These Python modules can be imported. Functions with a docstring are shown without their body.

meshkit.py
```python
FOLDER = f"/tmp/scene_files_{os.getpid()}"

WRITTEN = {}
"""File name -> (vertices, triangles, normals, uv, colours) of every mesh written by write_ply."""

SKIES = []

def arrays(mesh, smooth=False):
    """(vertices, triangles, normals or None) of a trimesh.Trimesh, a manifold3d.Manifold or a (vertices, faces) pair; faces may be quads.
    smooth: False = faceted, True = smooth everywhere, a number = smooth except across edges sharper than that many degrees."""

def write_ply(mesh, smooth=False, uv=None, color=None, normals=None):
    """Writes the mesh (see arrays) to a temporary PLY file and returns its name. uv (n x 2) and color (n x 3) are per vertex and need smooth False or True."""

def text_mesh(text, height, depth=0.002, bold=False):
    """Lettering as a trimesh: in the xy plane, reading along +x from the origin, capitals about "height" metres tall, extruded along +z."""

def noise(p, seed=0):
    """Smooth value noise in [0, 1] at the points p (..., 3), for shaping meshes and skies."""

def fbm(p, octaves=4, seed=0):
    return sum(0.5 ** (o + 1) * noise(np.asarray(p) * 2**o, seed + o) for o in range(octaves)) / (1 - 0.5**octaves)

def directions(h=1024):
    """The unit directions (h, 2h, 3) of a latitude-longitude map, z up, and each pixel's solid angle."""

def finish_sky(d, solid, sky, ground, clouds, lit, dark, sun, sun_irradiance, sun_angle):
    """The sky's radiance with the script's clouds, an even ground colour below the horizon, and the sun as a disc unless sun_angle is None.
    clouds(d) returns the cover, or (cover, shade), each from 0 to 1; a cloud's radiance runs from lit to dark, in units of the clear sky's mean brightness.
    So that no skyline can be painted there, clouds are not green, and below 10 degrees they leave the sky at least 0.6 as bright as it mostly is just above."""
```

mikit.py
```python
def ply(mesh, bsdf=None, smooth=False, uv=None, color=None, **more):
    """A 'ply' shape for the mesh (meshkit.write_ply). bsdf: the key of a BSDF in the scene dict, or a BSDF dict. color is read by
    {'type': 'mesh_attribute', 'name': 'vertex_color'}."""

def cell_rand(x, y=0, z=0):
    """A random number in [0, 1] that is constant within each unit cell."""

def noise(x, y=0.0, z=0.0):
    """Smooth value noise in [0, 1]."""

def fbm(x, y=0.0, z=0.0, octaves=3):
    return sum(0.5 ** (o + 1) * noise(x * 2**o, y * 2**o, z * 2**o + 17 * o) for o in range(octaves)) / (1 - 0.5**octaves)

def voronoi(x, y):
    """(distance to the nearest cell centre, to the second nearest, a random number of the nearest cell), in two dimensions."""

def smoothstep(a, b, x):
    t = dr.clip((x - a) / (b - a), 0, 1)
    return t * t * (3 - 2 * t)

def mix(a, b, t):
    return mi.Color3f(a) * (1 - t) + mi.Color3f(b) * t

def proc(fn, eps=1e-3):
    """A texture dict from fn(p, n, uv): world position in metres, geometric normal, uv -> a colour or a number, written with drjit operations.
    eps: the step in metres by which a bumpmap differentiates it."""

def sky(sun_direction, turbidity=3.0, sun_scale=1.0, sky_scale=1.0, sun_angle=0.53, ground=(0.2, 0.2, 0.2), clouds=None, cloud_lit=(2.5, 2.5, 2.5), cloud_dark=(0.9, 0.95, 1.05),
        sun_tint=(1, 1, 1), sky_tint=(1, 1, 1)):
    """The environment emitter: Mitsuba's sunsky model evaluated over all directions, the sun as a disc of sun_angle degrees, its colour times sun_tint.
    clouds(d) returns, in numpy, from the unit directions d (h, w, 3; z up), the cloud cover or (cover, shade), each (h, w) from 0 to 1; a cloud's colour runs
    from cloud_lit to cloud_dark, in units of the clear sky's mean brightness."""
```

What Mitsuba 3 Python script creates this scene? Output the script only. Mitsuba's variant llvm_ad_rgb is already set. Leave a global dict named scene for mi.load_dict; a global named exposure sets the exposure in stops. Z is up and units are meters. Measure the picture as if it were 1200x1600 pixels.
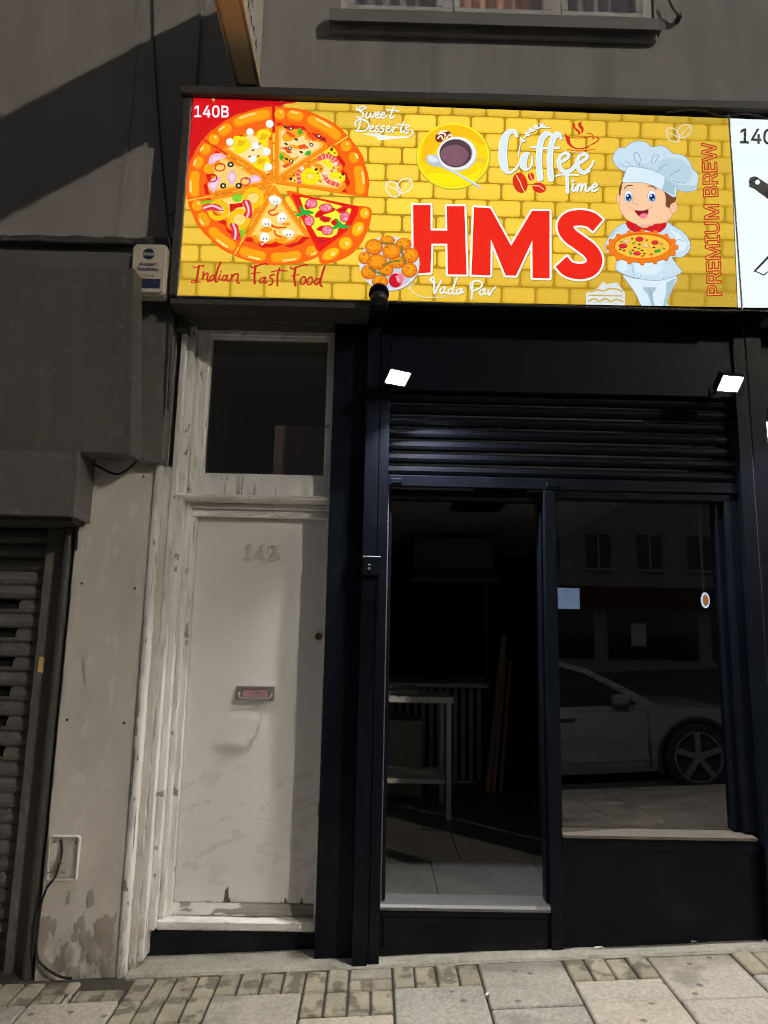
import math, random
import numpy as np, trimesh, mitsuba as mi, drjit as dr
import mikit, meshkit
from shapely.geometry import Polygon, LineString, Point, MultiPolygon, box as sbox
from shapely.ops import unary_union
from shapely import affinity

# ----------------------------------------------------------------- camera, sky, exposure
PITCH, ROLL, YAW, CAM = math.radians(9.7), math.radians(1.18), math.radians(0.62), np.array([0.0, -3.7, 1.5])
cp, sp, cr, sr, cy, sy = math.cos(PITCH), math.sin(PITCH), math.cos(ROLL), math.sin(ROLL), math.cos(YAW), math.sin(YAW)
FWD = np.array([sy * cp, cy * cp, sp])
_r0 = np.array([cy, -sy, 0.0])
_u0 = np.cross(_r0, FWD)
UPV = _u0 * cr - _r0 * sr
T = mi.ScalarTransform4f
scene, labels = {}, {}
scene['camera'] = {'type': 'perspective', 'fov_axis': 'x', 'fov': 2 * math.degrees(math.atan(600 / 1111)), 'near_clip': 0.02, 'far_clip': 400.0,
                   'to_world': T().look_at(origin=CAM.tolist(), target=(CAM + FWD).tolist(), up=UPV.tolist())}
exposure = 1.3
EX = 2 ** exposure
# night: an even dim town sky; the sun stands for the street lamp to the right
scene['sky'] = mikit.sky((1.0, -1.0, 0.66), turbidity=3, sun_scale=0.54, sky_scale=0.95, sun_angle=1.2, sun_tint=(0.83, 0.975, 1.30),
                         clouds=lambda d: 1.0, cloud_lit=(0.985, 0.985, 1.02), ground=(0.08, 0.075, 0.07))
scene['sky']['sampling_weight'] = 2.0
LAMP_POWER = 17500.0 / EX
SIGN_GAIN = 1.04 / EX


def lin(c):
    c = np.asarray(c, float) / 255
    return np.where(c < 0.04045, c / 12.92, ((c + 0.055) / 1.055) ** 2.4)


# ----------------------------------------------------------------- helpers
def rgb(c):
    return {'type': 'rgb', 'value': [float(x) for x in c]}


def mat(key, color, rough=0.6, spec=0.4, metallic=0.0, bump=None, **more):
    """A principled paint / metal; color a triple or a proc function; bump (fn, metres)."""
    base = mikit.proc(color) if callable(color) else rgb(color)
    d = {'type': 'principled', 'base_color': base, 'roughness': rough, 'specular': spec, 'metallic': metallic, **more}
    if bump:
        d = {'type': 'bumpmap', 'arbitrary': mikit.proc(bump[0], eps=bump[2] if len(bump) > 2 else 2e-3), 'scale': bump[1], 'bsdf': d}
    scene[key] = {'type': 'twosided', 'bsdf': d}


def say(key, label=None, cat=None, group=None, kind=None):
    d = labels.setdefault(key, {})
    for k, v in (('label', label), ('category', cat), ('group', group), ('kind', kind)):
        if v:
            d[k] = v
    return key


def free(key):
    if key not in scene and key not in labels:
        return key
    k = 1
    while f'{key}_{k:03d}' in scene or f'{key}_{k:03d}' in labels:
        k += 1
    return f'{key}_{k:03d}'


def put(key, mesh, m, smooth=False, label=None, cat=None, group=None, kind=None, **more):
    key = free(key)
    scene[key] = mikit.ply(mesh, m, smooth=smooth, **more)
    if label or cat or group or kind:
        say(key, label, cat, group, kind)
    return key


def thing(key, label, cat, group=None):
    key = free(key)
    return say(key, label, cat, group)


def cat(*ms):
    return trimesh.util.concatenate([m for m in ms if m is not None])


def bx(x0, x1, y0, y1, z0, z1, c=0.003):
    """A box with chamfered edges."""
    x0, x1, y0, y1, z0, z1 = min(x0, x1), max(x0, x1), min(y0, y1), max(y0, y1), min(z0, z1), max(z0, z1)
    c = min(c, 0.45 * min(x1 - x0, y1 - y0, z1 - z0))
    if c <= 0:
        m = trimesh.creation.box(extents=[x1 - x0, y1 - y0, z1 - z0])
        m.apply_translation([(x0 + x1) / 2, (y0 + y1) / 2, (z0 + z1) / 2])
        return m
    pts = []
    for sx in (0, 1):
        for sy_ in (0, 1):
            for sz in (0, 1):
                X, Y, Z = (x0, x1)[sx], (y0, y1)[sy_], (z0, z1)[sz]
                dx, dy, dz = (c, -c)[sx], (c, -c)[sy_], (c, -c)[sz]
                pts += [(X, Y + dy, Z + dz), (X + dx, Y, Z + dz), (X + dx, Y + dy, Z)]
    return trimesh.Trimesh(pts, [], process=False).convex_hull


def tube(pts, r, sides=8, closed=False):
    p = np.asarray(pts, float)
    t = np.gradient(p, axis=0)
    t /= np.linalg.norm(t, axis=1, keepdims=True) + 1e-12
    a = np.cross(t, np.where(np.abs(t[:, 2:]) < 0.9, [0, 0, 1.0], [1.0, 0, 0]))
    a /= np.linalg.norm(a, axis=1, keepdims=True) + 1e-12
    b = np.cross(t, a)
    ang = np.arange(sides) * 2 * np.pi / sides
    rr = np.broadcast_to(r, (len(p),))[:, None, None]
    v = (p[:, None] + rr * (np.cos(ang)[None, :, None] * a[:, None] + np.sin(ang)[None, :, None] * b[:, None])).reshape(-1, 3)
    f = []
    for i in range(len(p) - 1):
        for j in range(sides):
            k = (j + 1) % sides
            f += [(i * sides + j, i * sides + k, (i + 1) * sides + k), (i * sides + j, (i + 1) * sides + k, (i + 1) * sides + j)]
    n = len(v)
    v = np.vstack([v, p[:1], p[-1:]])
    for j in range(sides):
        k = (j + 1) % sides
        f += [(n, k, j), (n + 1, n - sides + j, n - sides + k)]
    return trimesh.Trimesh(v, f, process=False)


def spline(pts, closed=False, n=8):
    p = np.asarray(pts, float)
    if len(p) < 3:
        return p
    q = np.vstack([p[-1], p, p[0], p[1]]) if closed else np.vstack([2 * p[0] - p[1], p, 2 * p[-1] - p[-2]])
    out, m = [], len(p) if closed else len(p) - 1
    t = np.linspace(0, 1, n, endpoint=False)[:, None]
    for i in range(m):
        a, b, c, d = q[i], q[i + 1], q[i + 2], q[i + 3]
        out.append(0.5 * (2 * b + (c - a) * t + (2 * a - 5 * b + 4 * c - d) * t ** 2 + (3 * b - a - 3 * c + d) * t ** 3))
    if not closed:
        out.append(p[-1:])
    return np.vstack(out)


def ext_x(profile, x0, x1):
    """A (y, z) outline extruded along x."""
    m = trimesh.creation.extrude_polygon(Polygon(profile).buffer(0), abs(x1 - x0), engine='earcut')
    v = m.vertices.copy()
    m.vertices = np.stack([v[:, 2] + min(x0, x1), v[:, 0], v[:, 1]], 1)
    return m


def ext_z(profile, z0, z1):
    m = trimesh.creation.extrude_polygon(Polygon(profile).buffer(0), z1 - z0, engine='earcut')
    m.apply_translation([0, 0, z0])
    return m


def zbox(x0, x1, z0, z1):
    return sbox(x0, z0, x1, z1)


def ext_y(poly, y0, y1):
    """An (x, z) outline (points or shapely) extruded along y."""
    poly = Polygon(poly) if not hasattr(poly, 'geom_type') else poly
    ms = []
    for g in getattr(poly, 'geoms', [poly]):
        m = trimesh.creation.extrude_polygon(g, abs(y1 - y0), engine='earcut')
        v = m.vertices.copy()
        m.vertices = np.stack([v[:, 0], max(y0, y1) - v[:, 2], v[:, 1]], 1)
        ms.append(m)
    return cat(*ms)


def text_shape(text, height, bold=False):
    m = meshkit.text_mesh(text, height, 0.01, bold)
    tri = m.triangles[m.face_normals[:, 2] > 0.9][:, :, :2]
    return unary_union([Polygon(t).buffer(1e-5) for t in tri])


def cyl(p0, p1, r, sides=20):
    return tube([p0, p1], r, sides)


def rough_edge(mesh, amp, freq, seed, size=0.03):
    m = mesh.subdivide_to_size(size)
    d = meshkit.fbm(np.asarray(m.vertices) * freq, 3, seed) - 0.5
    m.vertices = m.vertices + m.vertex_normals * (d * amp)[:, None]
    return m


# ----------------------------------------------------------------- materials
fb, ns, ss, mx = mikit.fbm, mikit.noise, mikit.smoothstep, mikit.mix


def c_wall(p, n, uv):
    a = fb(p.x * 1.3 + 3, p.z * 0.8, p.y, 4)
    s = fb(p.x * 9, p.z * 1.1, 3.0, 3)
    return mx((0.215, 0.21, 0.205), (0.27, 0.265, 0.257), a) * (0.90 + 0.2 * s) * (1 - 0.16 * ss(0.55, 0.75, fb(p.x * 7, p.z * 0.5, 12.0, 3)))


def c_left_wall(p, n, uv):
    a = fb(p.x * 1.6 + 7, p.z * 1.1, p.y + 2, 4)
    s = fb(p.x * 5, p.z * 0.7, 9.0, 3)
    return mx((0.185, 0.175, 0.165), (0.25, 0.238, 0.225), a) * (0.86 + 0.28 * s)


def b_render(p, n, uv):
    return fb(p.x * 55, p.z * 55, p.y * 55, 3)


def c_pilaster(p, n, uv):
    base = mx((0.46, 0.43, 0.385), (0.57, 0.54, 0.495), fb(p.x * 5, p.z * 3, 1.0, 4))
    low = 1 - ss(0.0, 0.95, p.z + 0.12)
    peel = ss(0.615, 0.65, fb(p.x * 19 + 5, p.z * 9, 2.0, 4) + 0.18 * low - 0.06)
    peel = peel * ss(0.25, 0.6, low)
    col = mx(base, mi.Color3f(0.31, 0.28, 0.24), peel)
    grime = ss(0.3, 0.75, fb(p.x * 20, p.z * 14, 5.0, 3)) * (1 - ss(0.0, 0.28, p.z + 0.1))
    col = mx(col, mi.Color3f(0.15, 0.12, 0.10), 0.75 * grime)
    chip = ss(0.70, 0.73, fb(p.x * 24, p.z * 9, 8.0, 3))
    return mx(col, mi.Color3f(0.60, 0.57, 0.52), 0.5 * chip)


def b_pilaster(p, n, uv):
    return 0.7 * fb(p.x * 60, p.z * 52, p.y * 52, 3) + 0.5 * ss(0.55, 0.66, fb(p.x * 19 + 5, p.z * 9, 2.0, 4))


def wood_paint(u, v, low):
    """Old white gloss on timber; u runs across the grain, v along it."""
    a = fb(u * 24, v * 2.2, 4.0, 4)
    col = mx((0.65, 0.635, 0.605), (0.78, 0.765, 0.74), a)
    dirt = ss(0.52, 0.80, fb(u * 14 + 9, v * 5, 2.0, 4))
    col = mx(col, mi.Color3f(0.30, 0.28, 0.245), 0.42 * dirt)
    crack = ss(0.70, 0.72, fb(u * 60, v * 4, 6.0, 4)) * ss(0.40, 0.55, fb(u * 6, v * 1.5, 9.0, 2))
    chip = ss(0.765, 0.78, fb(u * 30, v * 16, 15.0, 4))
    bare = ss(0.60, 0.63, fb(u * 44, v * 14, 11.0, 4)) * low * 0.8
    col = mx(col, mi.Color3f(0.22, 0.19, 0.155), bare)
    col = mx(col, mi.Color3f(0.16, 0.14, 0.11), 0.8 * chip)
    return mx(col, mi.Color3f(0.10, 0.09, 0.07), 0.75 * crack)


def c_wood(p, n, uv):
    return wood_paint(p.x + p.y, p.z, (1 - ss(-0.1, 0.35, p.z)) * 0.8)


def c_wood_flat(p, n, uv):
    return wood_paint(p.z + p.y, p.x, 0.25)


def b_wood(p, n, uv):
    return 0.6 * fb((p.x + p.y) * 38, p.z * 4, 6.0, 4) + 0.35 * fb((p.x + p.y) * 30, p.z * 16, 15.0, 4)


def c_door(p, n, uv):
    a = fb(p.x * 3, p.z * 1.5, 2.0, 3)
    col = mx((0.675, 0.655, 0.63), (0.73, 0.71, 0.685), a)
    scuff = ss(0.63, 0.72, fb(p.x * 11 + p.z * 5, p.z * 26 - p.x * 9, 7.0, 4)) * ss(0.1, 0.3, p.z) * (1 - ss(0.6, 1.0, p.z))
    col = mx(col, mi.Color3f(0.40, 0.38, 0.35), 0.28 * scuff)
    low = 1 - ss(0.15, 0.42, p.z)
    stain = ss(0.45, 0.75, fb(p.x * 9, p.z * 6, 3.0, 4)) * low
    rot = ss(0.66, 0.69, fb(p.x * 60, p.z * 12, 5.0, 4) - 0.20 + 0.34 * ss(0.45, 0.65, fb(p.x * 7 + 1.3, 1.0, 2.0, 2)) + 0.08 * (1 - ss(0.155, 0.175, p.z))) * (1 - ss(-0.004, 0.004, p.z - 0.156 - 0.075 * ss(0.45, 0.9, fb(p.x * 55, 3.0, 1.0, 3)) - 0.006))
    col = mx(col, mi.Color3f(0.33, 0.31, 0.27), 0.5 * stain)
    return mx(col, mi.Color3f(0.07, 0.06, 0.05), rot)


def c_weatherboard(p, n, uv):
    peel = ss(0.50, 0.54, fb(p.x * 11 + 2, p.z * 40, 4.0, 4) + 0.35 * ss(-0.75, -0.45, p.x) - 0.12)
    grain = fb(p.x * 6, p.z * 120, 3.0, 3)
    wood = mx((0.15, 0.14, 0.12), (0.27, 0.25, 0.22), grain)
    return mx(mi.Color3f(0.55, 0.53, 0.49), wood, peel)


def c_slab(p, n, uv):
    a = fb(p.x * 4, p.y * 4, 1.0, 4)
    g = fb(p.x * 95, p.y * 95, 4.0, 2)
    r = mikit.cell_rand(dr.floor((p.x + 1.46) / 0.395), dr.floor((p.y + 0.092) / 0.19), 3)
    col = mx((0.235, 0.218, 0.18), (0.33, 0.31, 0.265), a) * (0.60 + 0.50 * g + 0.30 * r)
    col = mx(col, col * mi.Color3f(1.06, 0.98, 0.92), r)
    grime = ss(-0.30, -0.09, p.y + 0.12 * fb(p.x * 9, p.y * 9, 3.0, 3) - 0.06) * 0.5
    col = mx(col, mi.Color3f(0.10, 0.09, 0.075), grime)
    d1, d2, w = mikit.voronoi(p.x * 5.2, p.y * 5.2)
    gum = (1 - ss(0.07, 0.115, d1 + 0.05 * fb(p.x * 40, p.y * 40, 2.0, 2))) * ss(0.35, 0.4, w)
    stain = ss(0.50, 0.75, fb(p.x * 5 + 8, p.y * 7, 6.0, 4))
    col = mx(col, mi.Color3f(0.13, 0.12, 0.10), 0.62 * stain)
    return mx(col, mi.Color3f(0.075, 0.07, 0.065), 0.75 * gum)


def c_paver(p, n, uv):
    a = fb(p.x * 14, p.y * 14, 2.0, 4)
    g = fb(p.x * 160, p.y * 160, 4.0, 2)
    r = mikit.cell_rand(dr.floor((p.x + 1.46) / 0.09875), dr.floor((p.y + 0.092) / 0.19), 5)
    col = mx((0.178, 0.157, 0.113), (0.285, 0.252, 0.185), a) * (0.72 + 0.3 * g + 0.28 * r)
    dirt = ss(0.52, 0.68, fb(p.x * 16 + 4, p.y * 16, 9.0, 4))
    gap = ss(0.35, 0.5, abs((p.x + 1.46) / 0.09875 - dr.floor((p.x + 1.46) / 0.09875) - 0.5))
    col = mx(col, mi.Color3f(0.085, 0.075, 0.055), 0.75 * dirt)
    return mx(col, mi.Color3f(0.06, 0.055, 0.045), 0.5 * gap)


def b_stone(p, n, uv):
    return fb(p.x * 90, p.y * 90, p.z * 90, 3) + 0.8 * fb(p.x * 12, p.y * 12, 3.0, 3)


def c_strip(p, n, uv):
    a = fb(p.x * 6, p.y * 14, 1.0, 4)
    return mx((0.19, 0.175, 0.14), (0.33, 0.31, 0.26), a) * (0.8 + 0.4 * fb(p.x * 90, p.y * 90, 2.0, 2))


def c_black(p, n, uv):
    dust = ss(0.5, 0.8, fb(p.x * 7, p.z * 5, p.y * 7, 4))
    col = mx((0.0040, 0.0056, 0.0100), (0.0066, 0.0086, 0.0142), dust)
    splash = (1 - ss(0.0, 0.30, p.z)) * ss(0.35, 0.8, fb(p.x * 5, p.z * 9, p.y * 5, 4))
    return mx(col, mi.Color3f(0.020, 0.019, 0.018), 0.6 * splash)


def c_grey_metal(p, n, uv):
    a = fb(p.x * 3, p.z * 2, p.y * 3, 4)
    streak = fb(p.x * 22, p.z * 1.3, 5.0, 3)
    spots = ss(0.715, 0.74, fb(p.x * 33, p.z * 33, 3.0, 3))
    col = mx((0.078, 0.077, 0.071), (0.094, 0.092, 0.085), a) * (0.92 + 0.16 * streak)
    return mx(col, mi.Color3f(0.16, 0.155, 0.14), 0.3 * spots)


def c_tile(p, n, uv):
    a = fb(p.x * 2 + p.y, p.y * 3 - p.x, 1.0, 4)
    vein = 1 - ss(0.0, 0.035, abs(fb(p.x * 2.2, p.y * 2.2, 4.0, 4) - 0.5))
    return mx((0.062, 0.06, 0.057), (0.092, 0.089, 0.084), a) * (1 - 0.12 * vein)


def c_plank(p, n, uv):
    return mx((0.32, 0.21, 0.16), (0.48, 0.33, 0.26), fb(p.x * 60, p.y * 40, p.z * 3, 3))


mat('m_wall', c_wall, 0.85, 0.2, bump=(b_render, 0.0036))
mat('m_left_wall', c_left_wall, 0.85, 0.2, bump=(b_render, 0.0045))
mat('m_pilaster', c_pilaster, 0.7, 0.3, bump=(b_pilaster, 0.013))
mat('m_wood', c_wood, 0.5, 0.4, bump=(b_wood, 0.004))
mat('m_wood_flat', c_wood_flat, 0.5, 0.4)
mat('m_door', c_door, 0.42, 0.4, bump=(lambda p, n, uv: fb(p.x * 14, p.z * 7, 2.0, 3), 0.004))
mat('m_weatherboard', c_weatherboard, 0.7)
mat('m_slab', c_slab, 0.8, 0.3, bump=(b_stone, 0.0035))
mat('m_paver', c_paver, 0.85, 0.3, bump=(b_stone, 0.005))
mat('m_strip', c_strip, 0.9, 0.2, bump=(b_stone, 0.006))
mat('m_black', c_black, 0.36, 0.11)
mat('m_grey_metal', c_grey_metal, 0.5, 0.4)
mat('m_tile', c_tile, 0.35, 0.5)
mat('m_plank', c_plank, 0.7)
mat('m_mortar', (0.055, 0.05, 0.04), 0.95, 0.1)
mat('m_dark', (0.012, 0.012, 0.013), 0.7, 0.2)
mat('m_rubber', (0.012, 0.012, 0.012), 0.5)
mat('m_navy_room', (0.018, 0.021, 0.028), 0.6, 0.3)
mat('m_alu', (0.14, 0.14, 0.14), 0.5, 0.4, metallic=0.4)
mat('m_number', (0.43, 0.405, 0.37), 0.5)
mat('m_chrome', (0.42, 0.40, 0.38), 0.32, 0.5, metallic=0.8)
mat('m_brass', (0.22, 0.15, 0.09), 0.45, 0.5, metallic=0.7)
mat('m_frame_dark', (0.045, 0.043, 0.04), 0.55)
mat('m_upvc', (0.50, 0.49, 0.47), 0.4)
mat('m_sill', (0.16, 0.155, 0.15), 0.8)
mat('m_curtain', (0.55, 0.33, 0.22), 0.9, 0.1)
mat('m_curtain_grey', (0.24, 0.21, 0.20), 0.9, 0.1)
mat('m_alarm', (0.42, 0.385, 0.31), 0.5)
mat('m_navy_print', (0.012, 0.02, 0.06), 0.5)
mat('m_grey_print', (0.12, 0.115, 0.11), 0.6)
mat('m_cream', (0.45, 0.42, 0.34), 0.6)
mat('m_white_plastic', (0.55, 0.53, 0.49), 0.45)
mat('m_sign_side', (0.45, 0.42, 0.38), 0.5)
mat('m_sign_under', (0.55, 0.40, 0.23), 0.6)  # cream underside, with the warm glow of the lit sign mixed into its colour
mat('m_reflector', (0.75, 0.75, 0.75), 0.3, 0.5)
mat('m_steel', (0.55, 0.55, 0.52), 0.45, 0.5, metallic=0.2)
mat('m_slat_wood', (0.10, 0.085, 0.07), 0.6)
mat('m_counter', (0.50, 0.50, 0.49), 0.5)
mat('m_black_slat', (0.0042, 0.0052, 0.0085), 0.5, 0.05)
mat('m_flap', (0.42, 0.25, 0.26), 0.35, 0.6, metallic=0.3)
mat('m_butt', (0.50, 0.34, 0.22), 0.8)
mat('m_paper', (0.65, 0.64, 0.60), 0.8)
mat('m_rim', (0.24, 0.25, 0.26), 0.35, 0.5, metallic=0.7)
mat('m_hall', (0.30, 0.29, 0.28), 0.8)
mat('m_car', (0.145, 0.165, 0.195), 0.15, 0.8, metallic=0.3, clearcoat=1.0)
mat('m_car_trim', (0.02, 0.02, 0.02), 0.5)
mat('m_car_glass', (0.012, 0.013, 0.015), 0.05, 0.8)
mat('m_far_wall', (0.32, 0.31, 0.30), 0.9)
mat('m_hall_red', (0.07, 0.045, 0.045), 0.8)
mat('m_hood', (0.13, 0.135, 0.14), 0.5)
mat('m_ceiling', (0.34, 0.35, 0.36), 0.8)
mat('m_far_red', (0.10, 0.025, 0.02), 0.7)
mat('m_asphalt', (0.05, 0.05, 0.05), 0.9)
mat('m_sticker', (0.42, 0.30, 0.10), 0.6)
scene['g_pane'] = {'type': 'thindielectric', 'int_ior': 1.54}
scene['g_dirty'] = {'type': 'thindielectric', 'int_ior': 1.5}


def G(x, y):
    return -0.029 + 0.053 * x + 0.03 * (y + 0.09) - 0.006 * (y + 0.09) ** 2


def sheet(x0, x1, y0, y1, top=0.0, depth=0.05, c=0.004, tilt=0.0, drop=0.0):
    """A slab lying on the sloping ground."""
    m = bx(x0, x1, y0, y1, -depth, 0, c)
    v = m.vertices.copy()
    v[:, 2] += G(v[:, 0], v[:, 1]) + top + tilt * (v[:, 0] - x0) + drop * (v[:, 1] - y0)
    m.vertices = v
    return m


rng = random.Random(7)
# ----------------------------------------------------------------- pavement, road
ys_ = np.linspace(-4.35, 0.3, 12)
v = np.array([[x, y, G(x, y) - 0.016] for y in ys_ for x in (-9, 9)])
put('pavement', trimesh.Trimesh(v, [t for i in range(11) for t in ((2 * i, 2 * i + 1, 2 * i + 3), (2 * i, 2 * i + 3, 2 * i + 2))], process=False), 'm_mortar', label='pavement of worn grey concrete slabs and small tan pavers', kind='structure')
COL, ROW = [-1.46 + 0.395 * k for k in range(-20, 20)], 0.19
JT = 0.0055
far_pieces_slab, far_pieces_paver = [], []


def piece(kind, x0, x1, y0, y1):
    if x1 < -5 or x0 > 6:
        return
    if kind == 'slab':
        m = sheet(x0 + JT, x1 - JT, y0 + JT, y1 - JT, rng.uniform(-0.003, 0.002), 0.05, 0.006, rng.uniform(-0.006, 0.006), rng.uniform(-0.006, 0.006))
    else:
        m = sheet(x0 + 0.004, x1 - 0.004, y0 + 0.004, y1 - 0.004, rng.uniform(-0.005, 0.001), 0.05, 0.007, rng.uniform(-0.02, 0.02), rng.uniform(-0.02, 0.02))
    near = y1 > -1.05 and -2.3 < x0 < 2.5
    if near:
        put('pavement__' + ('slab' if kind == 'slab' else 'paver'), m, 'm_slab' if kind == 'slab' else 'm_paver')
    else:
        (far_pieces_slab if kind == 'slab' else far_pieces_paver).append(m)


Y0 = -0.092
for k, x in enumerate(COL):
    x0, x1 = x, x + 0.395
    i = k - 20
    y = Y0
    if i < 0:
        rows = 'S2' if i % 2 else 'P1'
        if i >= -3:
            rows = 'P1' if i % 2 else 'P2'
    else:
        rows = {0: 'skip', 1: 'P2', 2: 'P1', 3: 'mix', 4: 'P1', 5: 'S2', 6: 'P1', 7: 'S2', 8: 'P1'}.get(i, 'P1' if i % 2 == 0 else 'S2')
    w = 0.395 / 4
    if rows == 'skip':      # odd bits beside the rendered pier
        for a, b, c, d in ((-1.46, -1.33, -0.30, -0.20), (-1.46, -1.30, -0.195, -0.10), (-1.29, -1.075, -0.275, -0.185)):
            piece('paver', a, b, c, d)
        piece('slab', -1.325, -1.295, -0.30, -0.20)
        y -= ROW
    elif rows in ('P1', 'P2'):
        for r in range(int(rows[1])):
            for q in range(4):
                piece('paver', x0 + q * w, x0 + (q + 1) * w, y - ROW, y)
            y -= ROW
    elif rows == 'mix':
        for q in range(2):
            piece('paver', x0 + q * w, x0 + (q + 1) * w, y - ROW, y)
        piece('paver', x0 + 2 * w, x1, y - ROW, y - ROW / 2)
        piece('slab', x0 + 2 * w, x1, y - ROW / 2, y)
        y -= ROW
        for q in range(4):
            piece('paver', x0 + q * w, x0 + (q + 1) * w, y - ROW, y)
        y -= ROW
    while y > -4.1:
        piece('slab', x0, x1, max(y - 2 * ROW, -4.2), y)
        y -= 2 * ROW
put('pavement__paving', cat(*far_pieces_slab), 'm_slab', kind='stuff')
put('pavement__block_paving', cat(*far_pieces_paver), 'm_paver', kind='stuff')
strip = sheet(-1.12, 2.3, -0.088, 0.14, 0.004, 0.06, 0.01).subdivide_to_size(0.06)
vv = strip.vertices.copy()
vv[:, 2] += 0.010 * (meshkit.fbm(vv * 6, 3, 3) - 0.5)
strip.vertices = vv
put('pavement__concrete_strip', strip, 'm_strip', smooth=40)
put('pavement__kerb', sheet(-9, 9, -4.36, -4.2, 0.004, 0.25, 0.02), 'm_slab')
v = np.array([[x, y, -0.029 + 0.053 * x - 0.375] for x, y in ((-60, -60), (60, -60), (60, -4.3), (-60, -4.3))])
v[:, 2] = np.where(np.abs(v[:, 0]) > 50, np.clip(v[:, 2], -3.4, 2.9), v[:, 2])
put('road', trimesh.Trimesh(v, [[0, 1, 2], [0, 2, 3]], process=False), 'm_asphalt', label='dark asphalt road in front of the shops', kind='structure')
v = np.array([[x, y, -0.029 + 0.053 * x - 0.5] for x, y in ((-60, -0.2), (60, -0.2), (60, 60), (-60, 60))])
put('ground', trimesh.Trimesh(v, [[0, 1, 2], [0, 2, 3]], process=False), 'm_asphalt', label='bare dark ground under the buildings', kind='structure')

# ----------------------------------------------------------------- the building with the sign
thing('shop_building', 'grey rendered building above and behind the yellow lit shop sign', 'building')
wall = zbox(-1.118, 6.0, 3.3, 9.0).difference(zbox(-0.285, 1.63, 5.235, 6.6))
wall = unary_union([wall, zbox(2.9, 6.0, -0.5, 3.3)])
put('shop_building__wall', ext_y(wall, 0.05, 0.33), 'm_wall')
put('shop_building__roof', bx(-1.118, 6.0, 0.05, 7.0, 9.0, 9.2), 'm_sill')
put('shop_building__back_wall', bx(-1.118, 6.0, 6.3, 6.5, -0.5, 9.0), 'm_navy_room')
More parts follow.
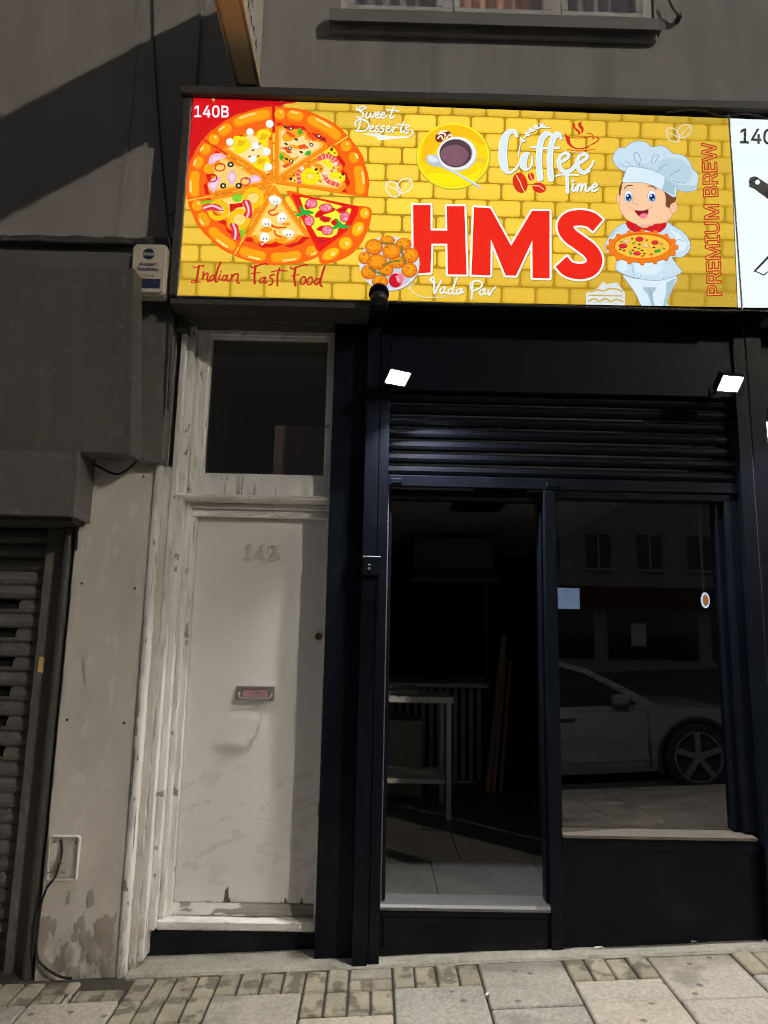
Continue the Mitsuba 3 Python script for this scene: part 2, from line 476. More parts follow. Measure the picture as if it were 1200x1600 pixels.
# window over the sign
wx0, wx1, wz0 = -0.302, 1.616, 5.187
thing('upper_window', 'white framed upstairs window with brown curtains above the sign', 'window')
fr = [bx(wx0, wx1, 0.052, 0.12, wz0, wz0 + 0.045), bx(wx0, wx1, 0.052, 0.12, 6.54, 6.60)]
for a, b in ((wx0, wx0 + 0.06), (0.335, 0.40), (0.985, 1.06), (wx1 - 0.06, wx1)):
    fr.append(bx(a, b, 0.051, 0.121, wz0 + 0.046, 6.539))
put('upper_window__frame', cat(*fr), 'm_upvc')
for a, b in ((wx0 + 0.06, 0.335), (0.40, 0.985), (1.06, wx1 - 0.06)):
    s = cat(bx(a, b, 0.043, 0.10, wz0 + 0.047, wz0 + 0.080), bx(a, b, 0.043, 0.10, 6.49, 6.535), bx(a, a + 0.04, 0.043, 0.10, wz0 + 0.082, 6.488), bx(b - 0.04, b, 0.043, 0.10, wz0 + 0.082, 6.488))
    put('upper_window__sash', s, 'm_upvc')
    put('upper_window__pane', bx(a + 0.041, b - 0.041, 0.07, 0.073, wz0 + 0.083, 6.487, 0), 'g_dirty')
for key, a, b, m in (('curtain', 0.36, 0.95, 'm_curtain'), ('curtain', -0.25, 0.34, 'm_curtain_grey'), ('curtain', 1.0, 1.6, 'm_curtain_grey')):
    xs = np.linspace(a, b, 90)
    ys = 0.17 + 0.03 * np.sin(xs * 62) + 0.012 * np.sin(xs * 23 + 1)
    v = np.vstack([np.stack([xs, ys, xs * 0 + 5.2], 1), np.stack([xs, ys, xs * 0 + 6.6], 1)])
    n = len(xs)
    f = [(i, i + 1, n + i + 1) for i in range(n - 1)] + [(i, n + i + 1, n + i) for i in range(n - 1)]
    put('upper_window__' + key, trimesh.Trimesh(v, f, process=False), m, smooth=True)
put('upper_window__sill', ext_x([(-0.035, 5.075), (-0.02, 5.10), (0.049, 5.10), (0.049, 5.182), (-0.015, 5.170), (-0.035, 5.155)], -0.345, 1.645), 'm_sill')
put('upper_window__sill_moulding', bx(-0.33, 1.625, 0.012, 0.0495, 5.05, 5.099), 'm_wall')
br = tube(spline([(1.70, 0.0, 5.33), (1.72, 0.0, 5.27), (1.76, 0.01, 5.22)]), 0.007)
put('wall_bracket', cat(br, bx(1.75, 1.775, -0.01, 0.049, 5.20, 5.225)), 'm_frame_dark', label='thin bent dark bracket right of the upstairs window sill', cat='bracket')

# projecting sign
thing('projecting_sign', 'boxed sign projecting from the wall above the lit sign, underside tinted for a warm glow', 'sign')
put('projecting_sign__box', bx(-0.885, -0.752, -1.75, 0.045, 4.70, 5.30, 0.004), 'm_sign_side')
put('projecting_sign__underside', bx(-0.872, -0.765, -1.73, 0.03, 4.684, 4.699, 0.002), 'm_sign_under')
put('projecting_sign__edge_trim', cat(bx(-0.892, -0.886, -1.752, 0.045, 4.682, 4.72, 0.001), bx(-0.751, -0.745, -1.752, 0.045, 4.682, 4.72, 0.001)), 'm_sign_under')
mk = []
for k, (yy, zz) in enumerate([(-0.12, 4.79), (-0.2, 4.80), (-0.28, 4.79), (-0.36, 4.80), (-0.44, 4.79), (-0.52, 4.80), (-0.60, 4.79)]):
    for dz, hh in ((0, 0.06), (0.12, 0.10)):
        if k < 2 and dz:
            continue
        mk.append(tube(spline([(-0.7515, yy - 0.02, zz + dz), (-0.7515, yy, zz + dz + hh), (-0.7515, yy + 0.02, zz + dz + 0.01)]), 0.0028, 5))
put('projecting_sign__lettering', cat(*mk), 'm_rubber')

# ----------------------------------------------------------------- left neighbour
thing('neighbour_building', 'darker rendered building left of the sign with a closed grey shutter', 'building')
lw = zbox(-6.0, -1.121, -0.5, 9.0).difference(zbox(-5.0, -1.63, -0.6, 2.6))
put('neighbour_building__wall', ext_y(lw, 0.01, 0.30), 'm_left_wall')
put('neighbour_building__wall_seam', bx(-1.505, -1.475, 0.004, 0.012, 3.64, 9.0, 0.002), 'm_left_wall')
led = rough_edge(bx(-6.0, -1.13, -0.045, 0.009, 3.600, 3.640, 0.004), 0.035, 16, 3, 0.035)
put('neighbour_building__crumbling_ledge', led, 'm_frame_dark', smooth=False)
pil = rough_edge(bx(-1.545, -1.168, -0.05, 0.009, -0.16, 2.42, 0.004), 0.006, 5, 8, 0.04)
put('neighbour_building__pier', pil, 'm_pilaster', smooth=35)
for (x, z) in ((-1.50, 2.27), (-1.22, 2.28), (-1.49, 1.72), (-1.22, 1.70), (-1.50, 1.05), (-1.22, 1.04)):
    put('neighbour_building__wall_plug', cyl((x, -0.058, z), (x, -0.04, z), 0.006, 10), 'm_frame_dark')
# shutter housings: one wide upper box, a lower one over the roller
thing('shutter_housing', 'large flat dark grey metal box over the closed shutter', 'shutter box')
put('shutter_housing__front_panel', ext_x([(-0.25, 2.360), (-0.418, 3.25), (-0.31, 3.25), (-0.08, 2.360)], -6.0, -1.2455), 'm_grey_metal')
put('shutter_housing__edge_strip', ext_x([(-0.254, 2.352), (-0.422, 3.254), (-0.306, 3.254), (-0.076, 2.352)], -1.245, -1.224), 'm_grey_metal')
put('shutter_housing__upper_board', cat(ext_x([(-0.20, 3.2625), (-0.20, 3.44), (-0.06, 3.46), (-0.06, 3.2625)], -6.0, -1.33), bx(-6.0, -1.331, -0.13, -0.061, 3.461, 3.50)), 'm_grey_metal')
put('shutter_housing__side_panel', bx(-1.36, -1.118, -0.10, 0.005, 2.3675, 3.52), 'm_grey_metal')
put('shutter_housing__side_panel', bx(-1.2055, -1.118, -0.12, 0.005, 2.345, 2.367), 'm_grey_metal')
put('shutter_housing__lower_box', bx(-6.0, -1.505, -0.249, 0.0, 2.035, 2.366), 'm_grey_metal')
put('shutter_housing__end_plate', bx(-1.5045, -1.478, -0.252, 0.005, 2.03, 2.37), 'm_grey_metal')
put('shutter_housing__bottom_lip', bx(-6.0, -1.505, -0.20, 0.05, 2.012, 2.034), 'm_frame_dark')
thing('grey_roller_shutter', 'closed dark grey roller shutter with a few punched slots', 'shutter')
nsl, pitch = 29, 0.0748
prof = [(a_, b_ * 0.855) for a_, b_ in [(0.0, 0.0), (-0.012, 0.012), (-0.018, 0.035), (-0.014, 0.062), (-0.003, 0.076), (0.004, 0.078), (0.004, 0.0865), (0.012, 0.0865), (0.012, 0.0)]]
for k in range(nsl):
    z = -0.155 + k * pitch
    pr = [(0.12 + a, z + b) for a, b in prof]
    if k in (13, 15, 17, 19, 21, 23):
        xr = -1.872
        m = cat(ext_x(pr, xr, -1.728), ext_x([(0.12, z), (0.108, z + 0.010), (0.103, z + 0.024), (0.132, z + 0.024), (0.132, z)], -6.0, xr - 0.001))
    else:
        m = ext_x(pr, -6.0, -1.728)
    put('grey_roller_shutter__slat', m, 'm_grey_metal')
put('grey_roller_shutter__backing', bx(-6.0, -1.70, 0.16, 0.17, -0.4, 2.3, 0), 'm_dark')
put('grey_roller_shutter__guide_rail', cat(bx(-1.735, -1.65, 0.045, 0.15, -0.25, 2.012), bx(-1.649, -1.632, 0.03, 0.15, -0.25, 2.012)), 'm_grey_metal')
put('grey_roller_shutter__label_sticker', bx(-1.712, -1.682, 0.041, 0.0445, 1.27, 1.345, 0), 'm_sticker', label='small yellow label on the guide rail')
put('grey_roller_shutter__red_button', bx(-1.676, -1.664, 0.040, 0.0445, 1.52, 1.535, 0), 'm_far_red')
put('drain_pipe', tube([(-1.592, -0.015, -0.2), (-1.592, -0.015, 2.0)], 0.026, 14), 'm_frame_dark', smooth=40, label='slim dark vertical pipe between shutter rail and rendered pier', cat='pipe')

# alarm box
ax0, ax1, az0, az1, ay = -1.312, -1.128, 3.212, 3.498, -0.235
thing('alarm_box', 'cream burglar alarm box with a navy roundel and phone number', 'alarm box')
rr = zbox(ax0, ax1, az0, az1).buffer(-0.03).buffer(0.03)
put('alarm_box__case', cat(ext_y(rr, ay + 0.012, -0.155), ext_y(rr.buffer(-0.010), ay, ay + 0.0115)), 'm_alarm')
put('alarm_box__bracket', bx(ax0 + 0.03, ax1 - 0.03, -0.1545, -0.08, az0 + 0.02, az1 - 0.06), 'm_frame_dark')
band = zbox(ax0 + 0.014, ax1 - 0.024, az0 + 0.032, az0 + 0.085)
put('alarm_box__band', ext_y(band, ay - 0.0018, ay - 0.0002), 'm_navy_print')
cxm, czm = (ax0 + ax1) / 2 - 0.004, az1 - 0.062
disc = Point(cxm, czm).buffer(0.031)
wave = unary_union([Point(cxm - 0.026 + 0.013 * k, czm).buffer(0.0085).difference(Point(cxm - 0.026 + 0.013 * k, czm).buffer(0.0045)) for k in range(5)])
put('alarm_box__roundel', ext_y(disc.difference(wave.buffer(0.0004)), ay - 0.0018, ay - 0.0002), 'm_navy_print')
for txt, h, z, sk, m, b in (('Protect', 0.0195, az1 - 0.130, 12, 'm_navy_print', True), ('Solutions', 0.0185, az1 - 0.156, 12, 'm_navy_print', True), ('0844', 0.020, az1 - 0.193, 0, 'm_grey_print', False), ('55 55 111', 0.020, az1 - 0.224, 0, 'm_grey_print', False)):
    s = text_shape(txt, h, b)
    s = affinity.skew(s, xs=sk, origin=(0, 0))
    x0, _, x1, _ = s.bounds
    s = affinity.translate(s, cxm - (x0 + x1) / 2, z)
    put('alarm_box__lettering', ext_y(s, ay - 0.0018, ay - 0.0002), m)
put('alarm_box__tamper_screw', cyl((cxm, -0.20, az0 - 0.006), (cxm, -0.20, az0 + 0.002), 0.009), 'm_alarm')

# ----------------------------------------------------------------- house door
thing('house_door', 'off white house door in a flaking white frame with a glazed fanlight', 'door')
put('house_door__leaf', bx(-0.972, -0.266, 0.150, 0.195, 0.156, 2.105, 0.004), 'm_door')
put('house_door__weatherboard', ext_x([(0.128, 0.104), (0.128, 0.118), (0.146, 0.154), (0.19, 0.154), (0.19, 0.104)], -0.985, -0.262), 'm_weatherboard')
put('house_door__doorstep_sill', rough_edge(bx(-1.03, -0.249, 0.075, 0.2, 0.052, 0.098, 0.008), 0.008, 9, 4, 0.03), 'm_wood_flat', smooth=40)
put('house_door__riser', bx(-1.11, -0.251, 0.105, 0.2, -0.16, 0.051), 'm_black')
# stepped mouldings of the left jamb
bead = [(-1.166, 0.009), (-1.166, -0.045)] + [(-1.146 + 0.02 * math.cos(t), -0.045 + 0.02 * math.sin(t)) for t in np.linspace(math.pi, 2 * math.pi, 9)][1:] + [(-1.126, 0.03), (-1.126, 0.06)]
put('house_door__jamb_bead', rough_edge(ext_z(bead, -0.135, 2.40), 0.004, 30, 5, 0.04), 'm_wood', smooth=50)
put('house_door__jamb_render', rough_edge(bx(-1.1255, -1.092, -0.012, 0.1, -0.135, 2.35, 0.004), 0.012, 22, 6, 0.025), 'm_pilaster', smooth=False)
put('house_door__jamb_board', rough_edge(bx(-1.0915, -1.062, 0.0, 0.15, -0.06, 3.17, 0.004), 0.004, 26, 9, 0.03), 'm_wood', smooth=40)
put('house_door__jamb_board', bx(-1.0615, -1.028, 0.045, 0.18, 0.06, 3.17, 0.006), 'm_wood')
put('house_door__jamb_board', bx(-1.0275, -0.998, 0.085, 0.19, 0.099, 3.17, 0.008), 'm_wood')
put('house_door__jamb_board', bx(-0.9975, -0.974, 0.118, 0.195, 0.099, 2.106, 0.003), 'm_wood')
put('house_door__jamb_board', bx(-0.2655, -0.2505, 0.105, 0.195, 0.099, 2.106, 0.003), 'm_wood')
put('house_door__head', cat(bx(-0.9975, -0.2505, 0.112, 0.2, 2.1065, 2.148, 0.004), bx(-1.0275, -0.2505, 0.09, 0.2, 2.149, 2.178, 0.006)), 'm_wood_flat')
put('house_door__transom_bar', ext_x([(0.03, 2.194), (0.022, 2.203), (0.03, 2.213), (0.09, 2.226), (0.2, 2.226), (0.2, 2.1785), (0.075, 2.1785)], -1.12, -0.2505), 'm_wood_flat')
tz0, tz1, tx0, tx1 = 2.335, 3.148, -0.965, -0.283
frame = zbox(-0.9975, -0.2505, 2.2265, 3.28).difference(zbox(tx0, tx1, tz0, tz1))
put('house_door__fanlight_frame', ext_y(frame, 0.10, 0.17), 'm_wood')
bead = zbox(tx0, tx1, tz0, tz1).difference(zbox(tx0 + 0.013, tx1 - 0.013, tz0 + 0.013, tz1 - 0.013))
put('house_door__fanlight_bead', ext_y(bead, 0.118, 0.16), 'm_wood')
put('house_door__fanlight_pane', bx(tx0 + 0.0131, tx1 - 0.0131, 0.141, 0.144, tz0 + 0.0131, tz1 - 0.0131, 0), 'g_dirty')
put('house_door__hall', cat(bx(-1.1, -0.23, 2.4, 2.42, -0.1, 3.3, 0), bx(-1.12, -1.1, 0.2, 2.4, -0.1, 3.3, 0), bx(-0.25, -0.23, 0.2, 2.4, -0.1, 3.3, 0), bx(-1.1, -0.25, 0.2, 2.4, 3.3, 3.32, 0)), 'm_hall')
put('house_door__red_board', bx(-0.60, -0.255, 0.30, 0.32, 2.2, 2.68, 0), 'm_hall_red')
put('house_door__top_trim', cat(bx(-1.10, -0.2505, -0.03, 0.15, 3.17, 3.222, 0.006), bx(-1.105, -1.06, -0.06, 0.149, 3.10, 3.169, 0.006)), 'm_frame_dark')
# letterbox
lx0, lx1, lz0, lz1 = -0.712, -0.512, 1.143, 1.213
thing_key = 'house_door__letterbox'
plate = zbox(lx0, lx1, lz0, lz1).difference(zbox(lx0 + 0.028, lx1 - 0.03, lz0 + 0.014, lz1 - 0.014))
put(thing_key, ext_y(plate, 0.138, 0.1495), 'm_chrome')
put(thing_key + '__flap', bx(lx0 + 0.030, lx1 - 0.032, 0.140, 0.147, lz0 + 0.015, lz1 - 0.015, 0.002), 'm_flap')
put(thing_key + '__handle', tube(spline([(lx0 + 0.018, 0.14, lz0 + 0.030), (lx0 + 0.018, 0.112, lz0 + 0.022), (lx0 + 0.035, 0.104, lz0 + 0.012), (lx1 - 0.035, 0.104, lz0 + 0.012), (lx1 - 0.018, 0.112, lz0 + 0.022), (lx1 - 0.018, 0.14, lz0 + 0.030)]), 0.0045), 'm_chrome', smooth=50)
for x in (lx0 + 0.016, lx1 - 0.016):
    put(thing_key + '__knob', trimesh.creation.icosphere(2, 0.0075).apply_translation([x, 0.135, lz0 + 0.033]), 'm_chrome', smooth=True)
for dz in (0.034, 0.042):
    put(thing_key + '__mark', bx(lx0 + 0.085, lx0 + 0.135, 0.1388, 0.1399, lz0 + dz - 0.002, lz0 + dz, 0), 'm_frame_dark')
lk = [cyl((-0.292, 0.132, 1.478), (-0.292, 0.1495, 1.478), 0.019, 24), cyl((-0.292, 0.128, 1.478), (-0.292, 0.1315, 1.478), 0.010, 18)]
put('house_door__lock', cat(*lk), 'm_brass', smooth=40)
s = text_shape('142', 0.082, True)
s = affinity.scale(s, 0.86, 1, origin=(0, 0))
s = affinity.translate(s, -0.71 - s.bounds[0], 1.878)
put('house_door__number', ext_y(s, 0.138, 0.1498), 'm_number')
s = text_shape('A', 0.036, True)
s = affinity.translate(s, -0.545 - s.bounds[0], 1.88)
put('house_door__number', ext_y(s, 0.141, 0.1498), 'm_number')

# ----------------------------------------------------------------- black shopfront
thing('shopfront', 'black painted shopfront with an open doorway and one large window', 'shopfront')
S = 'shopfront__'
put(S + 'side_panel', bx(-0.250, -0.0695, 0.0, 0.2, -0.1, 3.22), 'm_black')
put(S + 'cable_trunk', cat(bx(-0.069, 0.004, -0.08, 0.0, -0.033, 3.22), bx(0.0065, 0.0585, -0.072, 0.0, -0.033, 2.93)), 'm_black')
put(S + 'trunk_body', bx(-0.0688, 0.0585, 0.001, 0.2, -0.06, 3.22), 'm_black')
put(S + 'fascia_board', bx(0.0590, 1.93, -0.035, 0.2, 2.80, 3.221), 'm_black')
put(S + 'fascia_board', bx(0.0065, 0.058, -0.045, 0.0, 2.931, 3.221), 'm_black')
put(S + 'plinth', cat(bx(0.060, 0.884, 0.012, 0.2, -0.1, 0.190), bx(0.075, 0.868, 0.004, 0.0119, 0.01, 0.155)), 'm_black')
put(S + 'threshold', ext_x([(-0.012, 0.1905), (-0.012, 0.203), (0.0, 0.214), (0.12, 0.222), (0.12, 0.1905)], 0.060, 0.884), 'm_alu')
put(S + 'post', cat(bx(0.8845, 0.945, -0.012, 0.10, -0.06, 2.268), bx(0.870, 0.884, 0.03, 0.10, 0.223, 2.268)), 'm_black')
put(S + 'door_jamb', bx(0.0665, 0.084, 0.03, 0.16, 0.223, 2.268), 'm_black')
put(S + 'door_seal', bx(0.060, 0.066, 0.02, 0.15, 0.223, 2.268, 0.001), 'm_alu')
put(S + 'door_head', bx(0.0825, 0.869, 0.05, 0.12, 2.215, 2.268), 'm_black')
put(S + 'window_head', bx(0.9455, 1.925, 0.0, 0.10, 2.232, 2.268), 'm_black')
put(S + 'window_jamb', cat(bx(1.812, 1.85, 0.03, 0.10, 0.567, 2.231), bx(1.8505, 1.925, 0.0, 0.10, 0.567, 2.231)), 'm_black')
put(S + 'window_jamb', bx(0.9455, 0.957, 0.02, 0.10, 0.567, 2.231), 'm_black')
put(S + 'window_sill', ext_x([(-0.045, 0.540), (-0.045, 0.553), (0.10, 0.566), (0.10, 0.540)], 0.9455, 1.890), 'm_slat_wood')
put(S + 'stall_riser', cat(bx(0.9455, 1.925, 0.006, 0.10, -0.04, 0.5395), bx(0.9455, 1.925, -0.006, 0.0055, 0.47, 0.5395)), 'm_black')
put(S + 'window_pane', bx(0.9575, 1.8115, 0.060, 0.0605, 0.5675, 2.2315, 0), 'g_pane', label='large window pane reflecting the street')
put(S + 'pillar', cat(bx(1.9255, 1.992, -0.05, 0.2, -0.02, 3.221), bx(1.997, 2.082, -0.052, 0.2, -0.02, 3.221)), 'm_black')
put(S + 'pillar_bead', bx(1.9925, 1.9965, -0.046, 0.0, 0.0, 3.22, 0.001), 'm_alu')
thing('black_roller_shutter', 'black roller shutter rolled up above the shop doorway and window', 'shutter')
for k in range(7):
    z = 2.335 + k * 0.0685
    pr = [(0.012 + a * 0.9, z + b * 0.78) for a, b in prof]
    put('black_roller_shutter__slat', ext_x(pr, 0.060, 1.924), 'm_black_slat')
put('black_roller_shutter__bottom_bar', cat(bx(0.0605, 1.924, -0.012, 0.02, 2.272, 2.333, 0.004), bx(0.075, 0.13, -0.02, -0.0125, 2.285, 2.312), bx(0.90, 0.96, -0.02, -0.0125, 2.285, 2.312)), 'm_black')
ky = bx(-0.066, 0.030, -0.118, -0.0805, 1.788, 1.886, 0.004)
thing('key_switch', 'small black shutter key switch box on the trunk left of the doorway', 'switch')
put('key_switch__case', ky, 'm_black')
put('key_switch__keyhole', cat(cyl((-0.030, -0.121, 1.822), (-0.030, -0.1185, 1.822), 0.008), bx(-0.036, -0.024, -0.1215, -0.1185, 1.838, 1.844, 0.001)), 'm_alu')
for x in (-0.058, 0.022):
    put('key_switch__screw', cyl((x, -0.1205, 1.878), (x, -0.1185, 1.878), 0.003, 8), 'm_alu')

# CCTV dome under the sign
thing('security_camera', 'black dome camera fixed at the lower edge of the lit sign', 'camera')
sph = trimesh.creation.icosphere(3, 0.045).apply_translation([-0.012, -0.26, 3.205])
put('security_camera__dome', cat(sph), 'm_rubber', smooth=True)
put('security_camera__base', cat(cyl((-0.012, -0.215, 3.262), (-0.012, -0.27, 3.225), 0.052, 28), bx(-0.06, 0.036, -0.225, -0.07, 3.165, 3.223, 0.006)), 'm_black', smooth=35)
put('security_camera__lens', cyl((-0.004, -0.298, 3.185), (-0.001, -0.309, 3.178), 0.014, 18), 'm_car_glass')


def aim(n):
    n = np.asarray(n, float) / np.linalg.norm(n)
    r = np.cross([0, 0, 1], n)
    r /= np.linalg.norm(r)
    u = np.cross(r, -n)
    M = np.eye(4)
    M[:3, 0], M[:3, 1], M[:3, 2] = r, -n, u
    return M


def floodlight(at, n, label):
    """A slim LED floodlight; local front is -y."""
    t = thing('floodlight', label, 'floodlight', )
    M = aim(n)
    M[:3, 3] = at
    w, h = 0.062, 0.047
    ring = zbox(-w, w, -h, h).difference(zbox(-w + 0.005, w - 0.005, -h + 0.005, h - 0.005))
    put(t + '__housing', cat(ext_y(ring, -0.02, 0.01), bx(-w, w, 0.0102, 0.026, -h, h), *[bx(-w + 0.01 + 0.02 * k, -w + 0.014 + 0.02 * k, 0.0262, 0.042, -h + 0.008, h - 0.008, 0) for k in range(6)]).apply_transform(M), 'm_black')
    a, b, c, d = (-w + 0.0052, -0.034), (w - 0.0052, -0.034), None, None
    o = np.array([[-w + .0055, -.017, -h + .0055], [w - .0055, -.017, -h + .0055], [w - .0055, -.017, h - .0055], [-w + .0055, -.017, h - .0055],
                  [-.022, .008, -.016], [.022, .008, -.016], [.022, .008, .016], [-.022, .008, .016]])
    f = []
    for i in range(4):
        j = (i + 1) % 4
        f += [(i, j, 4 + j), (i, 4 + j, 4 + i)]
    put(t + '__reflector', trimesh.Trimesh(o, f, process=False).apply_transform(M), 'm_reflector')
    q = trimesh.Trimesh([[-.022, .0078, -.016], [.022, .0078, -.016], [.022, .0078, .016], [-.022, .0078, .016]], [[0, 1, 2], [0, 2, 3]], process=False).apply_transform(M)
    L = np.array([0.98, 0.975, 0.97]) * LAMP_POWER
    put(t + '__light_panel', q, 'm_reflector', emitter={'type': 'area', 'radiance': rgb(L), 'sampling_weight': 30.0})
    back = (M @ np.array([0, 0.034, 0, 1]))[:3]
    put(t + '__bracket', cat(tube(spline([back, back + np.array([0, 0.05, -0.03]), (back[0], -0.036, back[2] - 0.03)]), 0.008), bx(back[0] - 0.025, back[0] + 0.025, -0.045, -0.0355, back[2] - 0.06, back[2] + 0.0, 0.002)), 'm_black')
    return t


floodlight((0.090, -0.19, 2.818), (0.25, -0.52, -0.82), 'bright white floodlight at the top left corner of the dark shop opening')
floodlight((1.818, -0.19, 2.826), (0.10, -0.70, -0.70), 'bright white floodlight at the top right, below the chef picture')

# ----------------------------------------------------------------- inside the shop
R = 'shop_building__'
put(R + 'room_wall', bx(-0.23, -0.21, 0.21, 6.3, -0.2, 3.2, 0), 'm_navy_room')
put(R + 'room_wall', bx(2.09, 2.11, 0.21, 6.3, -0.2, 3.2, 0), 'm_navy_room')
put(R + 'ceiling', bx(-0.21, 2.09, 0.21, 6.3, 2.62, 2.66, 0), 'm_ceiling')
put(R + 'room_floor', bx(-0.21, 2.09, 0.12, 6.3, 0.10, 0.192, 0), 'm_mortar')
for i in range(4):
    for j in range(10):
        x0, y0 = -0.21 + i * 0.6 + (0.18 if j % 2 else 0.0) - 0.03, 0.13 + j * 0.6
        xa, xb = max(x0, -0.205), min(x0 + 0.596, 2.085)
        if xb - xa > 0.05:
            put(R + 'floor_tile', bx(xa, xb, y0, y0 + 0.596, 0.193, 0.205, 0.0015), 'm_tile')
for k, (a, b, c, d) in enumerate(((0.75, 1.15, 1.3, 1.7), (0.65, 1.1, 2.2, 2.6))):
    put(R + 'ceiling_vent', bx(a, b, c, d, 2.595, 2.619), 'm_dark')
put(R + 'door_post', bx(1.13, 1.17, 1.25, 1.30, 0.206, 2.61), 'm_slat_wood')
FZ = 0.205
thing('work_table', 'pale steel work table with a lower shelf just inside the doorway', 'table')
tx = 0.56
put('work_table__tabletop', bx(-0.15, tx + 0.03, 1.60, 2.2, 1.01, 1.055), 'm_steel')
for x in (-0.1, tx):
    for y in (1.62, 2.15):
        put('work_table__leg', bx(x - 0.018, x + 0.018, y, y + 0.036, FZ, 1.009), 'm_steel')
put('work_table__shelf', bx(-0.12, tx - 0.02, 1.66, 2.14, 0.44, 0.475), 'm_steel')
put('stored_board', bx(-0.14, 0.36, 1.75, 2.3, 1.056, 1.085), 'm_cream', label='pale board lying on top of the steel work table', cat='board')
put('cream_carton', bx(-0.18, 0.42, 2.35, 2.75, FZ, 0.80), 'm_cream', label='cream box standing behind the steel work table', cat='box')
thing('slatted_counter', 'dark counter faced with upright slats behind the steel table', 'counter')
put('slatted_counter__body', bx(-0.15, 1.02, 2.96, 3.6, FZ, 1.03), 'm_dark')
put('slatted_counter__counter_top', bx(-0.18, 1.05, 2.88, 3.65, 1.031, 1.068), 'm_steel')
for k in range(16):
    put('slatted_counter__slat', bx(-0.13 + k * 0.072, -0.092 + k * 0.072, 2.93, 2.959, FZ + 0.02, 1.02), 'm_counter')
put('slatted_counter__foot_rail', bx(-0.15, 0.95, 2.90, 2.925, FZ, FZ + 0.02), 'm_steel')
put('counter_tray', cat(bx(0.76, 1.04, 2.9, 3.089, 1.069, 1.085), bx(0.76, 1.04, 3.09, 3.1, 1.086, 1.12)), 'm_plank', label='low wooden tray on the right end of the counter', cat='tray')


def plank(a, b, w, t_, label):
    a, b = np.array(a), np.array(b)
    m = bx(-w / 2, w / 2, -t_ / 2, t_ / 2, 0, np.linalg.norm(b - a), 0.003)
    z = (b - a) / np.linalg.norm(b - a)
    x = np.cross([0, 1, 0], z)
    x /= np.linalg.norm(x)
    M = np.eye(4)
    M[:3, 0], M[:3, 1], M[:3, 2], M[:3, 3] = x, np.cross(z, x), z, a
    put('wood_plank', m.apply_transform(M), 'm_plank', label=label, cat='plank', group='timber leaning inside the shop')


plank((0.98, 2.55, FZ), (1.17, 2.75, 1.52), 0.045, 0.03, 'tallest reddish plank leaning beside the slatted counter')
plank((1.02, 2.50, FZ), (1.19, 2.80, 1.33), 0.03, 0.03, 'shorter reddish batten leaning in front of the tallest plank')
plank((1.10, 2.60, FZ), (1.26, 2.95, 1.28), 0.03, 0.02, 'rightmost batten leaning inside the shop')
thing('extractor_hood', 'grey sloping extractor hood hanging in the dark at the back of the shop', 'hood')
hood = [(4.0, 2.55), (4.0, 2.22), (3.9, 2.10), (5.0, 2.0), (5.0, 2.55)]
put('extractor_hood__canopy', ext_x(hood, 0.42, 1.28), 'm_hood')
put('extractor_hood__rim', bx(0.38, 1.32, 3.85, 3.895, 2.05, 2.10), 'm_hood')
put('extractor_hood__post', bx(1.16, 1.21, 3.9, 3.95, FZ, 2.05), 'm_slat_wood')
# glowing ring and rod added behind the pane to stand for a reflection
thing('ring_reflection', 'small glowing ring on a rod, added inside the window for a reflection', 'sign')
rp = (1.823, 0.220, 1.717)
put('ring_reflection__rod', tube([(rp[0] - 0.004, 0.22, rp[2] + 0.05), (rp[0] - 0.004, 0.22, 2.6)], 0.009, 10), 'm_slat_wood')
pts = [(rp[0] + 0.027 * math.cos(t) * 0.7, 0.22, rp[2] + 0.038 * math.sin(t)) for t in np.linspace(0, 2 * math.pi, 33)]
put('ring_reflection__rim', tube(pts, 0.0055, 8), 'm_white_plastic', smooth=True, emitter={'type': 'area', 'radiance': rgb(np.array((0.55, 0.75, 1.0)) / EX), 'sampling_weight': 0.1})
el = affinity.scale(Point(rp[0], rp[2]).buffer(0.033), 0.5, 0.9)
put('ring_reflection__face', ext_y(el, 0.215, 0.222), 'm_plank', emitter={'type': 'area', 'radiance': rgb(np.array((0.36, 0.12, 0.04)) / EX), 'sampling_weight': 0.1})

# ----------------------------------------------------------------- right neighbour (a sliver of a lit shop)
thing('neighbour_shopfront', 'brightly lit shop window at the right edge beyond the black pillar', 'shopfront')
N = 'neighbour_shopfront__'
put(N + 'stall_riser', bx(2.0825, 6.0, 0.03, 0.15, 0.0, 0.62), 'm_black')
put(N + 'head', bx(2.0825, 6.0, 0.0, 0.2, 2.74, 3.22), 'm_black')
put(N + 'glazing_bar', cat(bx(2.0825, 6.0, 0.03, 0.08, 2.30, 2.325), bx(2.086, 6.0, 0.03, 0.08, 0.621, 0.66)), 'm_alu')
put(N + 'inner_wall', cat(bx(2.12, 6.0, 4.0, 4.1, 0.0, 3.2, 0), bx(5.9, 6.0, 0.2, 4.0, 0, 3.2, 0), bx(2.112, 2.119, 0.21, 4.0, 0, 3.2, 0)), 'm_reflector')
put(N + 'inner_ceiling', bx(2.12, 6.0, 0.2, 4.1, 3.0, 3.05, 0), 'm_reflector')
put(N + 'inner_floor', bx(2.12, 6.0, 0.2, 4.1, 0.1, 0.2, 0), 'm_tile')
put(N + 'poster', bx(2.09, 2.5, 0.06, 0.063, 2.16, 2.28, 0), 'm_paper')
put(N + 'ceiling_light', bx(2.2, 5.4, 0.6, 1.2, 2.94, 2.97, 0), 'm_reflector', emitter={'type': 'area', 'radiance': rgb(np.array((2.6, 3.3, 4.0)) / EX), 'sampling_weight': 3.0})

# ----------------------------------------------------------------- cables, utility box, litter
def cable(pts, r, label, m='m_rubber', n=10, cat_='cable'):
    put('wall_cable', tube(spline(pts, n=n), r, 7), m, smooth=True, label=label, cat=cat_)


